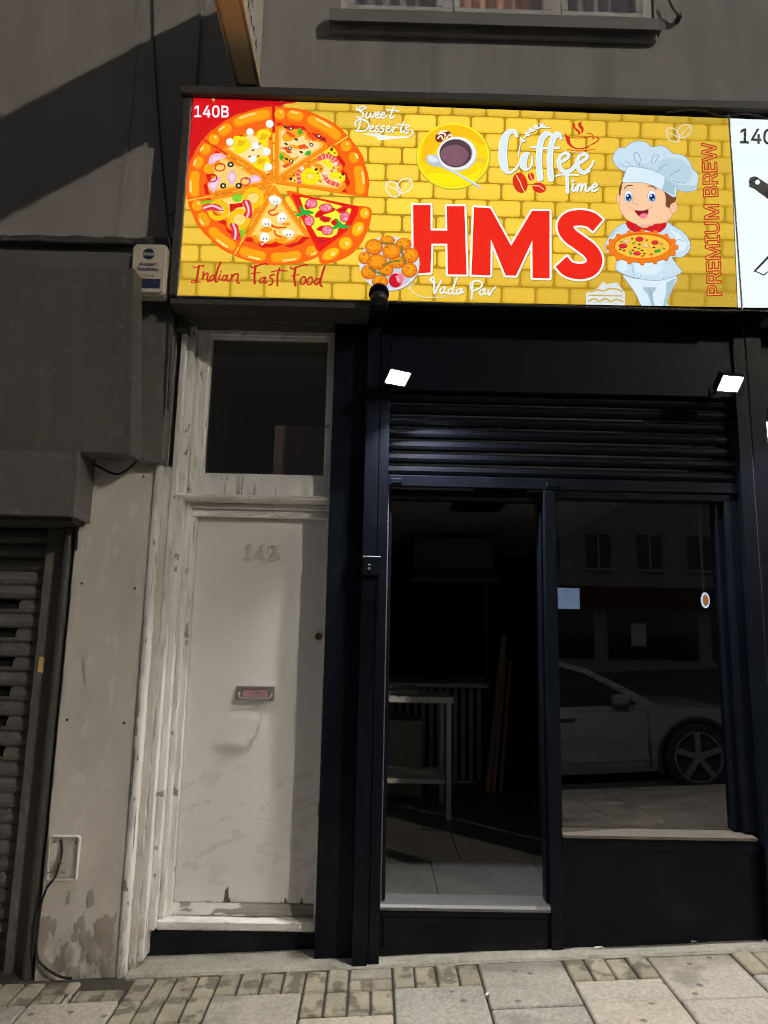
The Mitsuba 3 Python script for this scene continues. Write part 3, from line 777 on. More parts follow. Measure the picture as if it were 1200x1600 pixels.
cable([(-1.420, 0.000, 5.343), (-1.381, -0.004, 4.944), (-1.345, -0.002, 4.647), (-1.288, -0.004, 4.230), (-1.224, -0.010, 3.826), (-1.142, -0.130, 3.505), (-1.118, -0.130, 3.302), (-1.105, -0.130, 2.976), (-1.098, -0.125, 2.626)], 0.0055, 'black cable running down the dark wall left of the sign')
cable([(-1.154, -0.020, 4.491), (-1.146, -0.020, 3.941), (-1.182, -0.005, 3.830), (-1.216, -0.004, 3.798)], 0.003, 'thin dark wire branching beside the left end of the sign')
cable([(-1.156, -0.140, 3.586), (-1.131, -0.150, 3.476), (-1.112, -0.150, 3.347)], 0.0028, 'short pale wire right of the alarm box', 'm_white_plastic')
cable([(-1.550, -0.060, 2.382), (-1.465, -0.070, 2.333), (-1.351, -0.080, 2.286), (-1.275, -0.090, 2.326), (-1.234, -0.090, 2.385)], 0.006, 'black cable looping under the shutter box above the rendered pier')
cable([(-1.546, -0.060, 2.371), (-1.509, -0.070, 2.271), (-1.512, -0.070, 2.119), (-1.529, -0.070, 1.985), (-1.533, -0.055, 1.888)], 0.0055, 'black cable dropping at the left edge of the rendered pier')
cable([(-1.475, -0.060, 0.496), (-1.458, -0.075, 0.449), (-1.465, -0.080, 0.388), (-1.476, -0.090, 0.335), (-1.510, -0.090, 0.284), (-1.535, -0.075, 0.194), (-1.539, -0.075, 0.056), (-1.519, -0.080, -0.023), (-1.463, -0.100, -0.055), (-1.394, -0.120, -0.075), (-1.340, -0.130, -0.077)], 0.0055, 'black cable hanging out of the broken utility box to the ground')
cable([(1.542, -0.235, 4.357), (1.717, -0.240, 4.374), (1.857, -0.240, 4.339), (1.982, -0.240, 4.359), (2.157, -0.240, 4.325)], 0.005, 'black wire lying along the top of the white sign')
thing('utility_box', 'broken white plastic utility box on the rendered pier, cover missing', 'box')
ux0, ux1, uz0, uz1 = -1.525, -1.382, 0.315, 0.515
ufr = zbox(ux0, ux1, uz0, uz1).buffer(-0.014).buffer(0.014)
put('utility_box__frame', ext_y(ufr.difference(ufr.buffer(-0.007)), -0.072, -0.048), 'm_white_plastic')
put('utility_box__back_plate', ext_y(ufr.buffer(-0.0072), -0.056, -0.049), 'm_pilaster')
put('utility_box__terminal', cat(bx(-1.475, -1.42, -0.066, -0.057, 0.328, 0.345), *[bx(-1.468 + 0.014 * k, -1.461 + 0.014 * k, -0.068, -0.057, 0.346, 0.362, 0.001) for k in range(4)]), 'm_white_plastic')
for x, z in ((-1.505, 0.485), (-1.40, 0.485), (-1.45, 0.352)):
    put('utility_box__screw', cyl((x, -0.063, z), (x, -0.0565, z), 0.006, 10), 'm_brass')
put('utility_box__wire', cat(tube(spline([(-1.49, -0.07, 0.34), (-1.475, -0.09, 0.38), (-1.46, -0.08, 0.42)]), 0.003), tube(spline([(-1.52, -0.07, 0.35), (-1.48, -0.085, 0.365), (-1.45, -0.075, 0.40)]), 0.0025)), 'm_brass', smooth=True)
for k, (x, y, rot, lab) in enumerate(((1.107, -0.014, 0.15, 'longer cigarette end on the strip below the shop window'), (1.583, 0.009, 0.2, 'orange tipped cigarette end far right below the shop window'), (0.516, -0.382, 1.2, 'white cigarette end lying in a slab joint near the middle'))):
    q = np.array([x, y, G(x, y) + 0.010])
    e = np.array([math.cos(rot), math.sin(rot) * 0.6, 0.053 * math.cos(rot)]) * 0.02
    t = thing('cigarette_end', lab, 'cigarette end', 'cigarette ends on the pavement')
    put(t + '__paper', cyl(q - e, q + e * 0.2, 0.0042, 10), 'm_paper')
    put(t + '__filter', cyl(q + e * 0.22, q + e, 0.0044, 10), 'm_butt')

# ----------------------------------------------------------------- across the road (seen in the window pane)
thing('far_terrace', 'dim terrace of shops across the road, seen only as a reflection', 'building')
FY = -25.0
put('far_terrace__wall', bx(-30, 40, FY - 6, FY, -2, 13.5, 0), 'm_far_wall')
put('far_terrace__fascia', bx(-30, 40, FY + 0.01, FY + 0.3, 2.75, 3.55), 'm_far_red')
for k in range(14):
    x = -4 + 2.1 * k
    put('far_terrace__window', cat(bx(x, x + 1.0, FY + 0.004, FY + 0.06, 4.3, 5.7)), 'm_car_glass')
    put('far_terrace__window_frame', cat(bx(x - 0.06, x + 1.06, FY + 0.005, FY + 0.12, 4.2, 4.29), bx(x + 0.47, x + 0.53, FY + 0.061, FY + 0.09, 4.3, 5.7)), 'm_upvc')
for k in range(7):
    x = -3.2 + 4.2 * k
    put('far_terrace__shop_window', bx(x, x + 3.6, FY + 0.005, FY + 0.08, 0.7, 2.7), 'm_car_glass')
    put('far_terrace__poster', bx(x + 0.9, x + 1.5, FY + 0.085, FY + 0.09, 1.2, 2.1, 0), 'm_paper')
put('far_terrace__lit_window', bx(7.0, 8.2, FY + 0.305, FY + 0.33, 2.62, 3.45, 0), 'm_paper', emitter={'type': 'area', 'radiance': rgb(np.array((0.5, 0.75, 1.2)) / EX), 'sampling_weight': 0.3})

# parked car: local x forward from the front axle, y to the far side, z from the road
thing('parked_car', 'grey car parked at the kerb, reflected in the shop window', 'car')
CX, CYS = 3.78, -4.62
tl = math.atan(0.053)
CM = np.eye(4)
CM[:3, :3] = [[math.cos(tl), 0, -math.sin(tl)], [0, -1, 0], [math.sin(tl), 0, math.cos(tl)]]
CM[:3, 3] = [CX, CYS, -0.404 + 0.053 * CX]


def car_part(key, m, mt, smooth=False, **k):
    m = m.copy()
    m.apply_transform(CM)
    m.invert()
    put('parked_car__' + key, m, mt, smooth=smooth, **k)


def carprism(poly, y0, y1):
    poly = Polygon(poly) if not hasattr(poly, 'geom_type') else poly
    m = cat(*[trimesh.creation.extrude_polygon(g, y1 - y0, engine='earcut') for g in getattr(poly, 'geoms', [poly]) if g.area > 1e-4])
    v = m.vertices.copy()
    m.vertices = np.stack([v[:, 0], v[:, 2] + y0, v[:, 1]], 1)
    m.invert()
    return m


side = spline([(0.80, 0.30), (0.90, 0.48), (0.90, 0.72), (0.80, 0.84), (0.1, 0.92), (-0.50, 0.945), (-1.6, 0.955), (-3.3, 1.0), (-3.62, 0.96), (-3.72, 0.62), (-3.62, 0.32), (-2.2, 0.24), (-0.6, 0.24)], closed=True, n=6)
body = Polygon(side).buffer(0).difference(Point(0, 0.36).buffer(0.44)).difference(Point(-2.75, 0.36).buffer(0.44))
lower = body.intersection(sbox(-4, 0, 1, 0.66)) if False else body
zs = np.array([0.2, 0.3, 0.38, 0.46, 0.55, 0.64, 0.72, 0.78, 0.83, 0.87, 0.91, 1.05])
yz = np.array([0.06, 0.030, 0.020, 0.034, 0.020, 0.004, 0.000, 0.010, 0.022, 0.034, 0.050, 0.10])
skin_v, skin_f, n0 = [], [], 0
for i in range(len(zs) - 1):
    for x_ in np.arange(-4.0, 1.2, 0.12):
        g = body.intersection(sbox(x_, zs[i], x_ + 0.12, zs[i + 1]))
        for q in getattr(g, 'geoms', [g]):
            if q.geom_type == 'Polygon' and q.area > 1e-6:
                v2, f2 = trimesh.creation.triangulate_polygon(q, engine='earcut')
                yy = np.interp(v2[:, 1], zs, yz) + 0.10 * np.clip((np.abs(v2[:, 0] + 1.4) - 1.7) / 0.65, 0, 1) ** 2
                skin_v.append(np.stack([v2[:, 0], yy, v2[:, 1]], 1))
                skin_f.append(np.asarray(f2) + n0)
                n0 += len(v2)
skin = trimesh.Trimesh(np.vstack(skin_v), np.vstack(skin_f), process=False)
skin.merge_vertices(digits_vertex=5)
other = skin.copy()
other.vertices = other.vertices * [1, -1, 1] + [0, 1.84, 0]
car_part('body', skin, 'm_car', smooth=True)
car_part('far_side', other, 'm_car', smooth=True)
car_part('underbody', carprism(body.buffer(-0.012), 0.11, 1.73), 'm_car')
for x_ in (0, -2.75):
    car_part('wheel_arch', carprism(Point(x_, 0.36).buffer(0.47).difference(Point(x_, 0.36).buffer(0.435)).intersection(sbox(-4, 0.22, 2, 1.2)), -0.004, 0.06), 'm_car_trim')
gh = [(-0.30, 0.92), (-0.42, 0.975), (-0.75, 1.18), (-1.15, 1.40), (-1.45, 1.49), (-1.85, 1.53), (-2.6, 1.55), (-3.3, 1.45), (-3.6, 0.96)]
pts = [(x, y, z) for x, z in gh for y in (0.05 + (z - 0.95) * 0.36, 1.79 - (z - 0.95) * 0.36)]
car_part('roof', trimesh.Trimesh(pts, [], process=False).convex_hull, 'm_car')


def on_side(x, z, off=0.006):
    return (x, 0.05 + (z - 0.95) * 0.36 - off, z)


for w in ([(-0.62, 0.985), (-0.85, 1.15), (-1.20, 1.35), (-1.48, 1.44), (-1.64, 1.46), (-1.66, 0.985)], [(-1.72, 0.985), (-1.70, 1.47), (-2.55, 1.48), (-2.62, 0.985)], [(-2.70, 0.985), (-2.63, 1.48), (-3.05, 1.42), (-3.35, 1.02)]):
    p0 = [on_side(*q) for q in w]
    p1 = [on_side(*q, -0.02) for q in w]
    car_part('side_window', trimesh.Trimesh(p0 + p1, [], process=False).convex_hull, 'm_car_glass')
for x in (0.0, -2.75):
    a = np.linspace(0, 2 * math.pi, 49)
    ty = Polygon([(x + 0.38 * math.cos(t), 0.38 + 0.38 * math.sin(t)) for t in a]).difference(Polygon([(x + 0.285 * math.cos(t), 0.38 + 0.285 * math.sin(t)) for t in a]))
    k = '' if x == 0 else '_001'
    car_part('wheel' + k, carprism(ty, 0.0, 0.2), 'm_rubber')
    sp_ = unary_union([LineString([(x, 0.38), (x + 0.26 * math.cos(2 * math.pi * j / 5 + 0.3), 0.38 + 0.26 * math.sin(2 * math.pi * j / 5 + 0.3))]).buffer(0.032) for j in range(5)] + [Point(x, 0.38).buffer(0.05), Point(x, 0.38).buffer(0.283).difference(Point(x, 0.38).buffer(0.262))])
    car_part('wheel' + k + '__rim', carprism(sp_, 0.01, 0.05), 'm_rim')
    car_part('wheel' + k + '__brake_disc', carprism(Point(x, 0.38).buffer(0.28), 0.12, 0.14), 'm_car_trim')
car_part('handle', bx(-1.60, -1.40, -0.03, -0.004, 0.835, 0.862, 0.006), 'm_car_trim')
car_part('mirror', bx(-0.98, -0.78, -0.16, 0.0, 1.0, 1.12, 0.03), 'm_car')
car_part('sill_strip', bx(-2.25, -0.48, 0.005, 0.025, 0.36, 0.38, 0.003), 'm_alu')
car_part('headlight', bx(0.62, 0.84, 0.06, 0.5, 0.66, 0.74, 0.02), 'm_alu')
car_part('door_gap', bx(-0.56, -0.552, -0.008, 0.03, 0.30, 0.93, 0), 'm_car_trim')
car_part('door_gap', bx(-1.69, -1.682, -0.008, 0.03, 0.30, 0.94, 0), 'm_car_trim')

# ----------------------------------------------------------------- the lit sign: box, then the print cut from flat film pieces
SY = -0.20
thing('shop_sign', 'long yellow backlit shop sign with a pizza, red capitals and a chef', 'sign')
ES = 'shop_sign__'
put(ES + 'box', bx(-1.107, 1.9035, SY + 0.012, 0.048, 3.223, 4.394), 'm_frame_dark')
put(ES + 'frame', cat(bx(-1.112, -1.070, SY - 0.012, 0.0475, 3.222, 4.394), bx(-1.0695, 1.9035, SY - 0.008, SY + 0.0118, 3.214, 3.2225, 0.001)), 'm_frame_dark')
put(ES + 'top_cap', rough_edge(bx(-1.125, 3.2, -0.235, 0.048, 4.396, 4.445), 0.012, 5, 2, 0.08), 'm_frame_dark', smooth=35)
put(ES + 'lower_board', bx(-1.105, 0.0, -0.20, -0.0, 3.180, 3.2135), 'm_frame_dark')
put(ES + 'soffit', bx(-0.066, 2.08, -0.196, 0.0, 3.2215, 3.2225, 0), 'm_black')

# the print is drawn on a 1200-unit artboard and mapped onto the real face of the sign
quad = np.array([(302, 153), (1140, 185), (1152, 480), (278, 465)], float)
face = np.array([(-1.0621, 4.3932), (1.9135, 4.3609), (1.8849, 3.2401), (-1.0653, 3.2136)])      # x, z of the sign face's corners
Arows = []
for (x, y), (X, Z) in zip(quad, face):
    Arows += [[x, y, 1, 0, 0, 0, -X * x, -X * y], [0, 0, 0, x, y, 1, -Z * x, -Z * y]]
Hm = np.append(np.linalg.solve(np.array(Arows), face.ravel()), 1).reshape(3, 3)


def to_sign(p):
    q = np.c_[np.asarray(p, float)[:, :2], np.ones(len(p))] @ Hm.T
    return q[:, :2] / q[:, 2:]


art = []      # (part, colour, shape) in painting order
FR = {'C1': (285, 145, 7.5), 'C2': (425, 145, 7.5), 'C3': (285, 275, 7.5), 'C4': (425, 275, 7.5), 'C5': (540, 150, 5.0), 'C6': (765, 180, 6.4865),
      'C7': (290, 400, 5.217), 'C8': (550, 350, 4.8), 'D1': (930, 200, 6.667), 'D2': (930, 310, 6.667), 'D3': (630, 300, 3.636), 'D4': (1020, 180, 5.333), 'O2': (620, 130, 2.069), 'PX': (0, 0, 1.0)}
cur = {'f': 'PX', 'part': 'x'}


def on(f, part=None):
    cur['f'] = f
    if part:
        cur['part'] = part


def loc(g):
    ox, oy, s = FR[cur['f']]
    return affinity.affine_transform(g, [1 / s, 0, 0, 1 / s, ox, oy])


def A(col, g):
    g = loc(g).buffer(0)
    if not g.is_empty:
        art.append((cur['part'], tuple(col), g))


def P(col, pts, smooth=False):
    p = spline(pts, True, 5) if smooth else pts
    A(col, Polygon(p).buffer(0))


def B(col, pts):
    P(col, pts, True)


def Ln(col, pts, w, closed=False, flat=False, raw=False):
    p = pts if raw else spline(pts, closed, 6)
    p = np.vstack([p, p[:1]]) if closed else p
    A(col, LineString(p).buffer(w / 2, cap_style=2 if flat else 1, quad_segs=3))


def El(col, x, y, rx, ry=None, rot=0):
    A(col, affinity.rotate(affinity.scale(Point(x, y).buffer(1, quad_segs=7), rx, ry or rx), rot, origin=(x, y)))


def Ring(col, x, y, rx, ry, w, rot=0):
    e = affinity.rotate(affinity.scale(Point(x, y).buffer(1, quad_segs=8), rx, ry), rot, origin=(x, y))
    A(col, LineString(e.exterior.coords).buffer(w / 2, quad_segs=3))


# brick print
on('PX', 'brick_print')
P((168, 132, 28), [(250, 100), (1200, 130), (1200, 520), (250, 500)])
brng = random.Random(3)
PITCH_B, BW = 27.2, 53.0
for r in range(14):
    for c in range(-2, 20):
        x0 = 283 + c * BW + (26.5 if r % 2 else 0) + 3 * math.sin(r * 2.2)
        if x0 > 1150 or x0 < 180:
            continue
        pts = []
        sl = 0.0235 if r > 5 else 0.036 - 0.002 * r
        y0 = 139 + r * 27.0 + (x0 - 300) * sl - (x0 > 700) * 0
        q = Polygon([(x0 + 1.6, y0 + 1.5), (x0 + BW - 1.6, y0 + 1.5 + BW * sl), (x0 + BW - 2.2, y0 + PITCH_B - 1.5 + BW * sl), (x0 + 1.2, y0 + PITCH_B - 1.5)]).buffer(-5).buffer(5, quad_segs=3)
        xm, ym = x0 + BW / 2, y0 + 13
        lum = 1.02 - 0.13 * max(0, (xm - 820) / 320) - 0.05 * max(0, (420 - xm) / 140) - 0.10 * (ym > 420) - 0.09 * (ym < 190) + 0.05 * math.exp(-((xm - 640) / 160) ** 2)  # uneven backlight put into the brick colours, dimmer towards the ends and edges
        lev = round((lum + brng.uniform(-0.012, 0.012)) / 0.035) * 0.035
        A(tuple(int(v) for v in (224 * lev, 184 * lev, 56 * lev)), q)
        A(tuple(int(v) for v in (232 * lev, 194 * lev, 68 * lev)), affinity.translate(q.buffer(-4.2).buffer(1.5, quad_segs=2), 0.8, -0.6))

# red corner and number
on('PX', 'red_corner_print')
B((203, 12, 22), [(292, 140), (340, 143), (430, 146), (475, 147), (462, 160), (440, 166), (438, 200), (380, 230), (310, 262), (284, 262), (286, 220)])
on('C1')
P((215, 170, 90), [(330, 40), (385, 40), (372, 110), (350, 90)])
P((215, 170, 90), [(790, 40), (870, 40), (820, 80), (800, 78)])
on('C2')
P((215, 175, 80), [(55, 50), (250, 40), (110, 108)])
on('PX', 'number_lettering')


def words(col, txt, x, y, h, wid=None, bold=True, rot=0, grow=0.0, skew=0):
    s = text_shape(txt, h, bold)
    a, b, c, d = s.bounds
    s = affinity.translate(s, -a, 0)
    if wid:
        s = affinity.scale(s, wid / (c - a), 1, origin=(0, 0))
    s = affinity.scale(s, 1, -1, origin=(0, 0))
    s = affinity.rotate(s, rot, origin=(0, 0))
    s = affinity.translate(s, x, y)
    if grow:
        s = s.buffer(grow)
    A(col, s)


words((226, 230, 236), '140B', 303.5, 182.5, 17.5, 54, True, 0.6)

# ---- pizza
on('PX', 'pizza_print')
PC, PE = (428.0, 287.5), (433.5, 290.5, 144.0, 124.5)


def pol(a, r, c=PC):
    a = math.radians(a)
    ux, uy = math.cos(a) / PE[2], -math.sin(a) * 0.88 / PE[3]
    ox, oy = (c[0] - PE[0]) / PE[2], (c[1] - PE[1]) / PE[3]
    qa, qb, qc = ux * ux + uy * uy, ux * ox + uy * oy, ox * ox + oy * oy - 1
    t = (-qb + math.sqrt(qb * qb - qa * qc)) / qa
    return (c[0] + r * t * math.cos(a), c[1] - r * t * 0.88 * math.sin(a))


def sector(a0, a1, r, gap=0.0, wob=0.0, rin=0.0, ph=0.0):
    """A wedge with its straight sides moved in by gap and a wavy outer edge."""
    n = 26
    am = math.radians((a0 + a1) / 2)
    half = math.radians((a1 - a0) / 2)
    apex_r = rin + gap / max(math.sin(half), 0.2)
    pts = [pol((a0 + a1) / 2, apex_r)]
    for i in range(n + 1):
        t = i / n
        rr = r + wob * math.sin(t * 15 + ph) + 0.5 * wob * math.sin(t * 31 + 2 * ph)
        da = math.degrees(gap / rr)
        pts.append(pol(a0 + da + (a1 - a0 - 2 * da) * t, rr))
    return Polygon(pts).buffer(0)


OR_D, OR_L, RED, TAN = (236, 98, 12), (243, 158, 14), (214, 18, 16), (246, 205, 120)
slices = [(91, 144, (243, 218, 150), OR_D), (144.5, 192, (240, 196, 110), RED), (192.5, 243.5, (244, 208, 120), RED), (244, 302, (246, 204, 110), RED), (-9.5, 36, (244, 214, 140), RED), (36.5, 89.5, (240, 212, 150), RED)]
for k, (a0, a1, cheese, sauce) in enumerate(slices):
    A(OR_D, sector(a0, a1, 0.995, 0.004, 0.004, ph=k))
    A(sauce, sector(a0 + 1, a1 - 1, 0.775, 0.012, 0.018, ph=k))
    A((238, 138, 18), sector(a0, a1, 0.735, 0.010, 0.02, ph=k + 1))
    A((247, 178, 70), sector(a0, a1, 0.70, 0.050, 0.022, ph=k + 1))
    A(cheese, sector(a0, a1, 0.675, 0.072, 0.022, ph=k + 1))
    # crust rolls
    n = [3, 3, 3, 3, 3, 3][k]
    cuts = [[0, 0.16, 0.42, 1.0], [0, 0.5, 0.76, 1.0], [0, 0.52, 0.8, 1.0], [0, 0.20, 0.62, 1.0], [0, 0.22, 0.46, 1.0], [0, 0.14, 0.42, 1.0]][k]
    for i in range(n):
        b0, b1 = a1 - (a1 - a0) * cuts[i] - 2.2, a1 - (a1 - a0) * cuts[i + 1] + 2.2
        arc = [pol(b0 + (b1 - b0) * t, 0.905) for t in np.linspace(0, 1, 12)]
        if abs(b0 - b1) < 6:
            m_ = pol((b0 + b1) / 2, 0.90)
            A(OR_L, Point(m_).buffer(8.5))
            A(TAN, Point(m_[0] + 2, m_[1] - 3).buffer(2.2))
        else:
            tr = LineString([pol(b0 + math.copysign(2.8, b1 - b0) + (b1 - b0 - 2 * math.copysign(2.8, b1 - b0)) * t, 0.902) for t in np.linspace(0, 1, 12)])
            A((236, 140, 14), tr.buffer(8.2, quad_segs=4))
            A(OR_L, affinity.translate(tr.buffer(6.2, quad_segs=4), 0.3, -1.2))
            q = [pol(b0 + (b1 - b0) * t, 0.94) for t in (0.2, 0.3, 0.4, 0.5, 0.6)]
            A(TAN, LineString(q).buffer(1.7))
YEL = (236, 214, 20)
on('C1', 'pizza_topping_print')
for p in ([(600, 520), (690, 510), (760, 540), (800, 620), (690, 710), (600, 680)], [(870, 480), (940, 430), (1040, 470), (1000, 540), (980, 640), (900, 580)], [(860, 770), (950, 740), (1030, 800), (940, 900), (830, 850)]):
    B(YEL, p)
    c_ = np.mean(p, axis=0)
    P((222, 178, 20), [c_ + (-30, -50), c_ + (60, -30), c_ + (20, 20), c_ + (-50, 30)])
for x, y, r in ((1020, 360, 47), (790, 455, 43), (555, 572, 45), (858, 618, 46), (988, 685, 46), (820, 772, 46), (1005, 865, 47)):
    El((200, 208, 205), x + 4, y + 4, r)
    El((230, 238, 242), x, y, r - 4)
for x, y in ((690, 500), (1030, 535), (825, 670), (785, 745), (885, 738), (1005, 955), (900, 597)):
    P((176, 62, 20), [(x - 20, y + 5), (x + 15, y - 15), (x + 20, y + 8), (x - 5, y + 14)])
HAM, HAM2 = (226, 178, 200), (238, 200, 218)
for p in ([(305, 830), (335, 735), (430, 708), (515, 752), (420, 790), (340, 845)], [(528, 970), (585, 898), (632, 990), (592, 1072), (545, 1040)], [(800, 980), (870, 965), (925, 1022), (780, 1062)], [(300, 1090), (330, 1030), (400, 985), (445, 1005), (380, 1160), (340, 1150)]):
    B(HAM, p)
    A(HAM2, affinity.scale(Polygon(spline(p, True, 5)).buffer(0), 0.6, 0.45))
El((232, 160, 20), 305, 890, 55, 62)
for x, y, rx, ry, w, c in ((440, 872, 58, 44, 15, (205, 62, 20)), (350, 1000, 52, 44, 15, (190, 20, 26)), (738, 1040, 55, 44, 14, (196, 14, 46)), (672, 920, 62, 56, 8, (196, 200, 90))):
    Ring(c, x, y, rx, ry, w, -10)
    El(c, x + rx * 0.25, y - ry * 0.75, 12)
for x, y in ((565, 840), (478, 1090), (660, 1088)):
    El((35, 38, 30), x, y, 37, 33)
    El((232, 222, 200), x, y, 14, 13)
on('C3')
for x, y in ((420, 400), (830, 255), (670, 510)):
    Ring((226, 170, 10), x, y, 98, 96, 60)
    Ring((240, 188, 16), x, y, 96, 94, 48)
P((208, 22, 18), [(550, 330), (700, 312), (716, 360), (640, 372), (560, 432)])
for p in ([(580, 225), (640, 205), (700, 215), (690, 290), (640, 312), (590, 285)], [(205, 300), (340, 280), (350, 295), (330, 315), (215, 330)], [(670, 630), (740, 620), (715, 720), (688, 735)]):
    P((128, 196, 40), p)
    Ln((100, 160, 30), [p[0], p[2]], 6)
for p, mids in (([(235, 355), (340, 325), (440, 345), (480, 412), (370, 402), (262, 402)], [[(250, 375), (350, 348), (460, 392)]]), ([(700, 295), (790, 290), (818, 420), (800, 492), (715, 462), (742, 400)], [[(745, 300), (778, 400), (760, 478)]]), ([(550, 560), (640, 565), (662, 650), (665, 755), (570, 715), (590, 650)], [[(595, 565), (625, 650), (615, 735)]])):
    B((206, 52, 70), p)
    for m_ in mids:
        Ln((238, 160, 172), m_, 26)
        Ln((246, 214, 214), m_, 9)
for x, y, rx, ry in ((1085, 278, 78, 48), (1165, 490, 60, 62), (985, 545, 58, 52), (965, 720, 58, 62)):
    El((216, 200, 160), x - 25, y + 60, 22, 34, 20)
    El((226, 222, 205), x, y, rx, ry, 15)
    El((240, 240, 232), x - 4, y - 6, rx * 0.85, ry * 0.8, 15)
    for dx in (-14, 22):
        El((70, 55, 40), x + dx, y + 18, 8, 10)
for p in ([(1100, 340), (1080, 390), (1010, 420), (1050, 460), (1120, 440)], [(1050, 575), (1100, 600), (1190, 605)], [(1080, 640), (1095, 690), (1160, 715)], [(830, 745), (850, 790), (945, 775)]):
    Ln((222, 92, 18), p, 20)
B((238, 150, 20), [(920, 620), (990, 595), (1060, 630), (1010, 660), (930, 655)])
B((238, 150, 20), [(1120, 750), (1200, 730), (1190, 780), (1120, 785)])
on('C4')
for x, y, rx, ry in ((40, 285, 76, 50), (120, 480, 56, 56), (192, 668, 76, 42)):
    El((222, 205, 170), x + 8, y + 55, 24, 26)
    El((226, 222, 205), x, y, rx, ry, 8)
    El((240, 240, 232), x - 3, y - 6, rx * 0.85, ry * 0.8, 8)
    for dx in (-16, 20):
        El((70, 55, 40), x + dx, y + 20, 8, 9)
for p in ([(60, 340), (30, 390), (-20, 400)], [(70, 435), (40, 455), (0, 462)], [(0, 590), (70, 610), (165, 600)], [(25, 640), (50, 690), (120, 715)], [(165, 800), (240, 780), (305, 725)]):
    Ln((222, 92, 18), p, 18)
B((238, 150, 20), [(60, 750), (130, 710), (180, 730), (120, 780)])
B((238, 150, 20), [(120, 555), (200, 545), (210, 575), (130, 580)])
# the slice pulled out
B((238, 100, 10), [(182, 172), (500, 250), (960, 343), (1080, 352), (1150, 375), (1168, 440), (1130, 620), (1020, 830), (860, 960), (640, 1032), (560, 1010), (530, 900), (380, 570), (240, 300)])
P((224, 24, 16), [(222, 203), (560, 262), (1022, 355), (1000, 450), (950, 540), (880, 640), (760, 740), (640, 830), (560, 892), (520, 850), (380, 560)])
P((226, 232, 58), [(325, 245), (560, 285), (760, 335), (930, 388), (905, 470), (860, 560), (775, 620), (760, 680), (690, 720), (530, 712), (455, 585), (390, 440)])
for x, y, rx, ry, rot in ((1088, 438, 58, 66, 0), (1008, 622, 66, 92, 30), (862, 792, 82, 76, -30), (690, 915, 112, 62, -28)):
    El((240, 150, 12), x, y, rx, ry, rot)
    El((246, 180, 16), x - 3, y - 6, rx * 0.86, ry * 0.84, rot)
    El((250, 214, 120), x + rx * 0.22, y - ry * 0.05, rx * 0.26, ry * 0.38, rot)
for p in ([(380, 340), (440, 330), (440, 385), (400, 390)], [(500, 470), (560, 400), (720, 370), (730, 410), (620, 450), (540, 490)], [(690, 540), (760, 500), (790, 560), (740, 590)], [(530, 610), (600, 580), (610, 640), (540, 640)]):
    B((206, 20, 22), p)
sr_ = random.Random(11)
for x, y, rx, ry in ((462, 322, 72, 60), (632, 372, 82, 52), (852, 478, 58, 68), (435, 525, 62, 68), (648, 637, 72, 60)):
    El((200, 26, 52), x, y, rx, ry)
    El((226, 112, 136), x, y, rx * 0.86, ry * 0.84)
    for _ in range(16):
        a, r = sr_.uniform(0, 6.28), math.sqrt(sr_.random()) * 0.72
        El((246, 196, 204), x + rx * r * math.cos(a), y + ry * r * math.sin(a), 5.5)
for x, y, rot in ((305, 285, 80), (620, 500, 10), (825, 390, -25), (585, 755, 8)):
    s_ = affinity.rotate(Polygon([(x - 70, y - 25), (x + 70, y - 20), (x + 50, y + 25), (x, y + 40), (x - 50, y + 20)]).buffer(6), rot if rot != 80 else 75, origin=(x, y))
    if rot == 80:
        s_ = affinity.scale(s_, 0.6, 0.6)
    A((188, 12, 22), s_)
    A((232, 60, 60), s_.buffer(-9))
    A((196, 14, 24), s_.buffer(-15))
for p in ([(318, 338), (350, 370), (385, 400), (440, 400), (500, 436), (420, 458), (380, 455), (330, 470), (258, 470), (300, 440), (345, 425), (328, 390)], [(745, 500), (790, 525), (825, 565), (880, 575), (925, 598), (840, 618), (790, 605), (740, 628), (692, 610), (740, 580), (768, 560)]):
    P((40, 168, 62), p)
    Ln((30, 130, 50), [p[0], p[2], p[4]], 5, raw=True)
on('C2')
El((222, 196, 10), 450, 978, 118, 100)
El((246, 222, 24), 450, 975, 110, 93)
for a in range(0, 360, 30):
    Ln((216, 176, 10), [(450 + 34 * math.cos(math.radians(a)), 978 + 28 * math.sin(math.radians(a))), (450 + 108 * math.cos(math.radians(a)), 978 + 90 * math.sin(math.radians(a)))], 5)
El((240, 216, 160), 452, 980, 28, 24)
B((246, 222, 24), [(680, 950), (760, 930), (850, 960), (850, 1030), (760, 1040), (700, 1010)])
El((240, 216, 160), 752, 1022, 26, 20)
B((246, 222, 24), [(575, 790), (640, 785), (710, 850), (700, 885), (640, 860)])
B((246, 214, 24), [(600, 700), (690, 650), (740, 660), (770, 740), (690, 730)])
B((238, 150, 20), [(500, 850), (560, 830), (605, 880), (580, 940), (530, 900)])
for p, w in (([(560, 765), (640, 742), (710, 765), (762, 830)], 62), ([(352, 885), (308, 950), (320, 1045)], 48), ([(615, 960), (655, 1035), (765, 1078)], 54)):
    Ln((222, 92, 76), p, w)
    q = spline(p, False, 6)
    for i in range(2, len(q) - 1, 3):
        d_ = q[i + 1] - q[i - 1]
        d_ = np.array([-d_[1], d_[0]]) / np.linalg.norm(d_) * w * 0.45
        Ln((246, 178, 160), [q[i] - d_, q[i] + d_], 11, raw=True)
for x, y in ((745, 832), (352, 885), (622, 948)):
    El((240, 206, 208), x, y, 26, 22, 30)
for x, y, r in ((698, 665, 17), (735, 705, 10), (667, 705, 10), (517, 898, 17), (572, 892, 10), (537, 942, 10), (830, 955, 17), (800, 993, 10), (867, 992, 10), (220, 1008, 17), (267, 1027, 10), (255, 970, 9)):
    El((30, 28, 22), x, y, r)
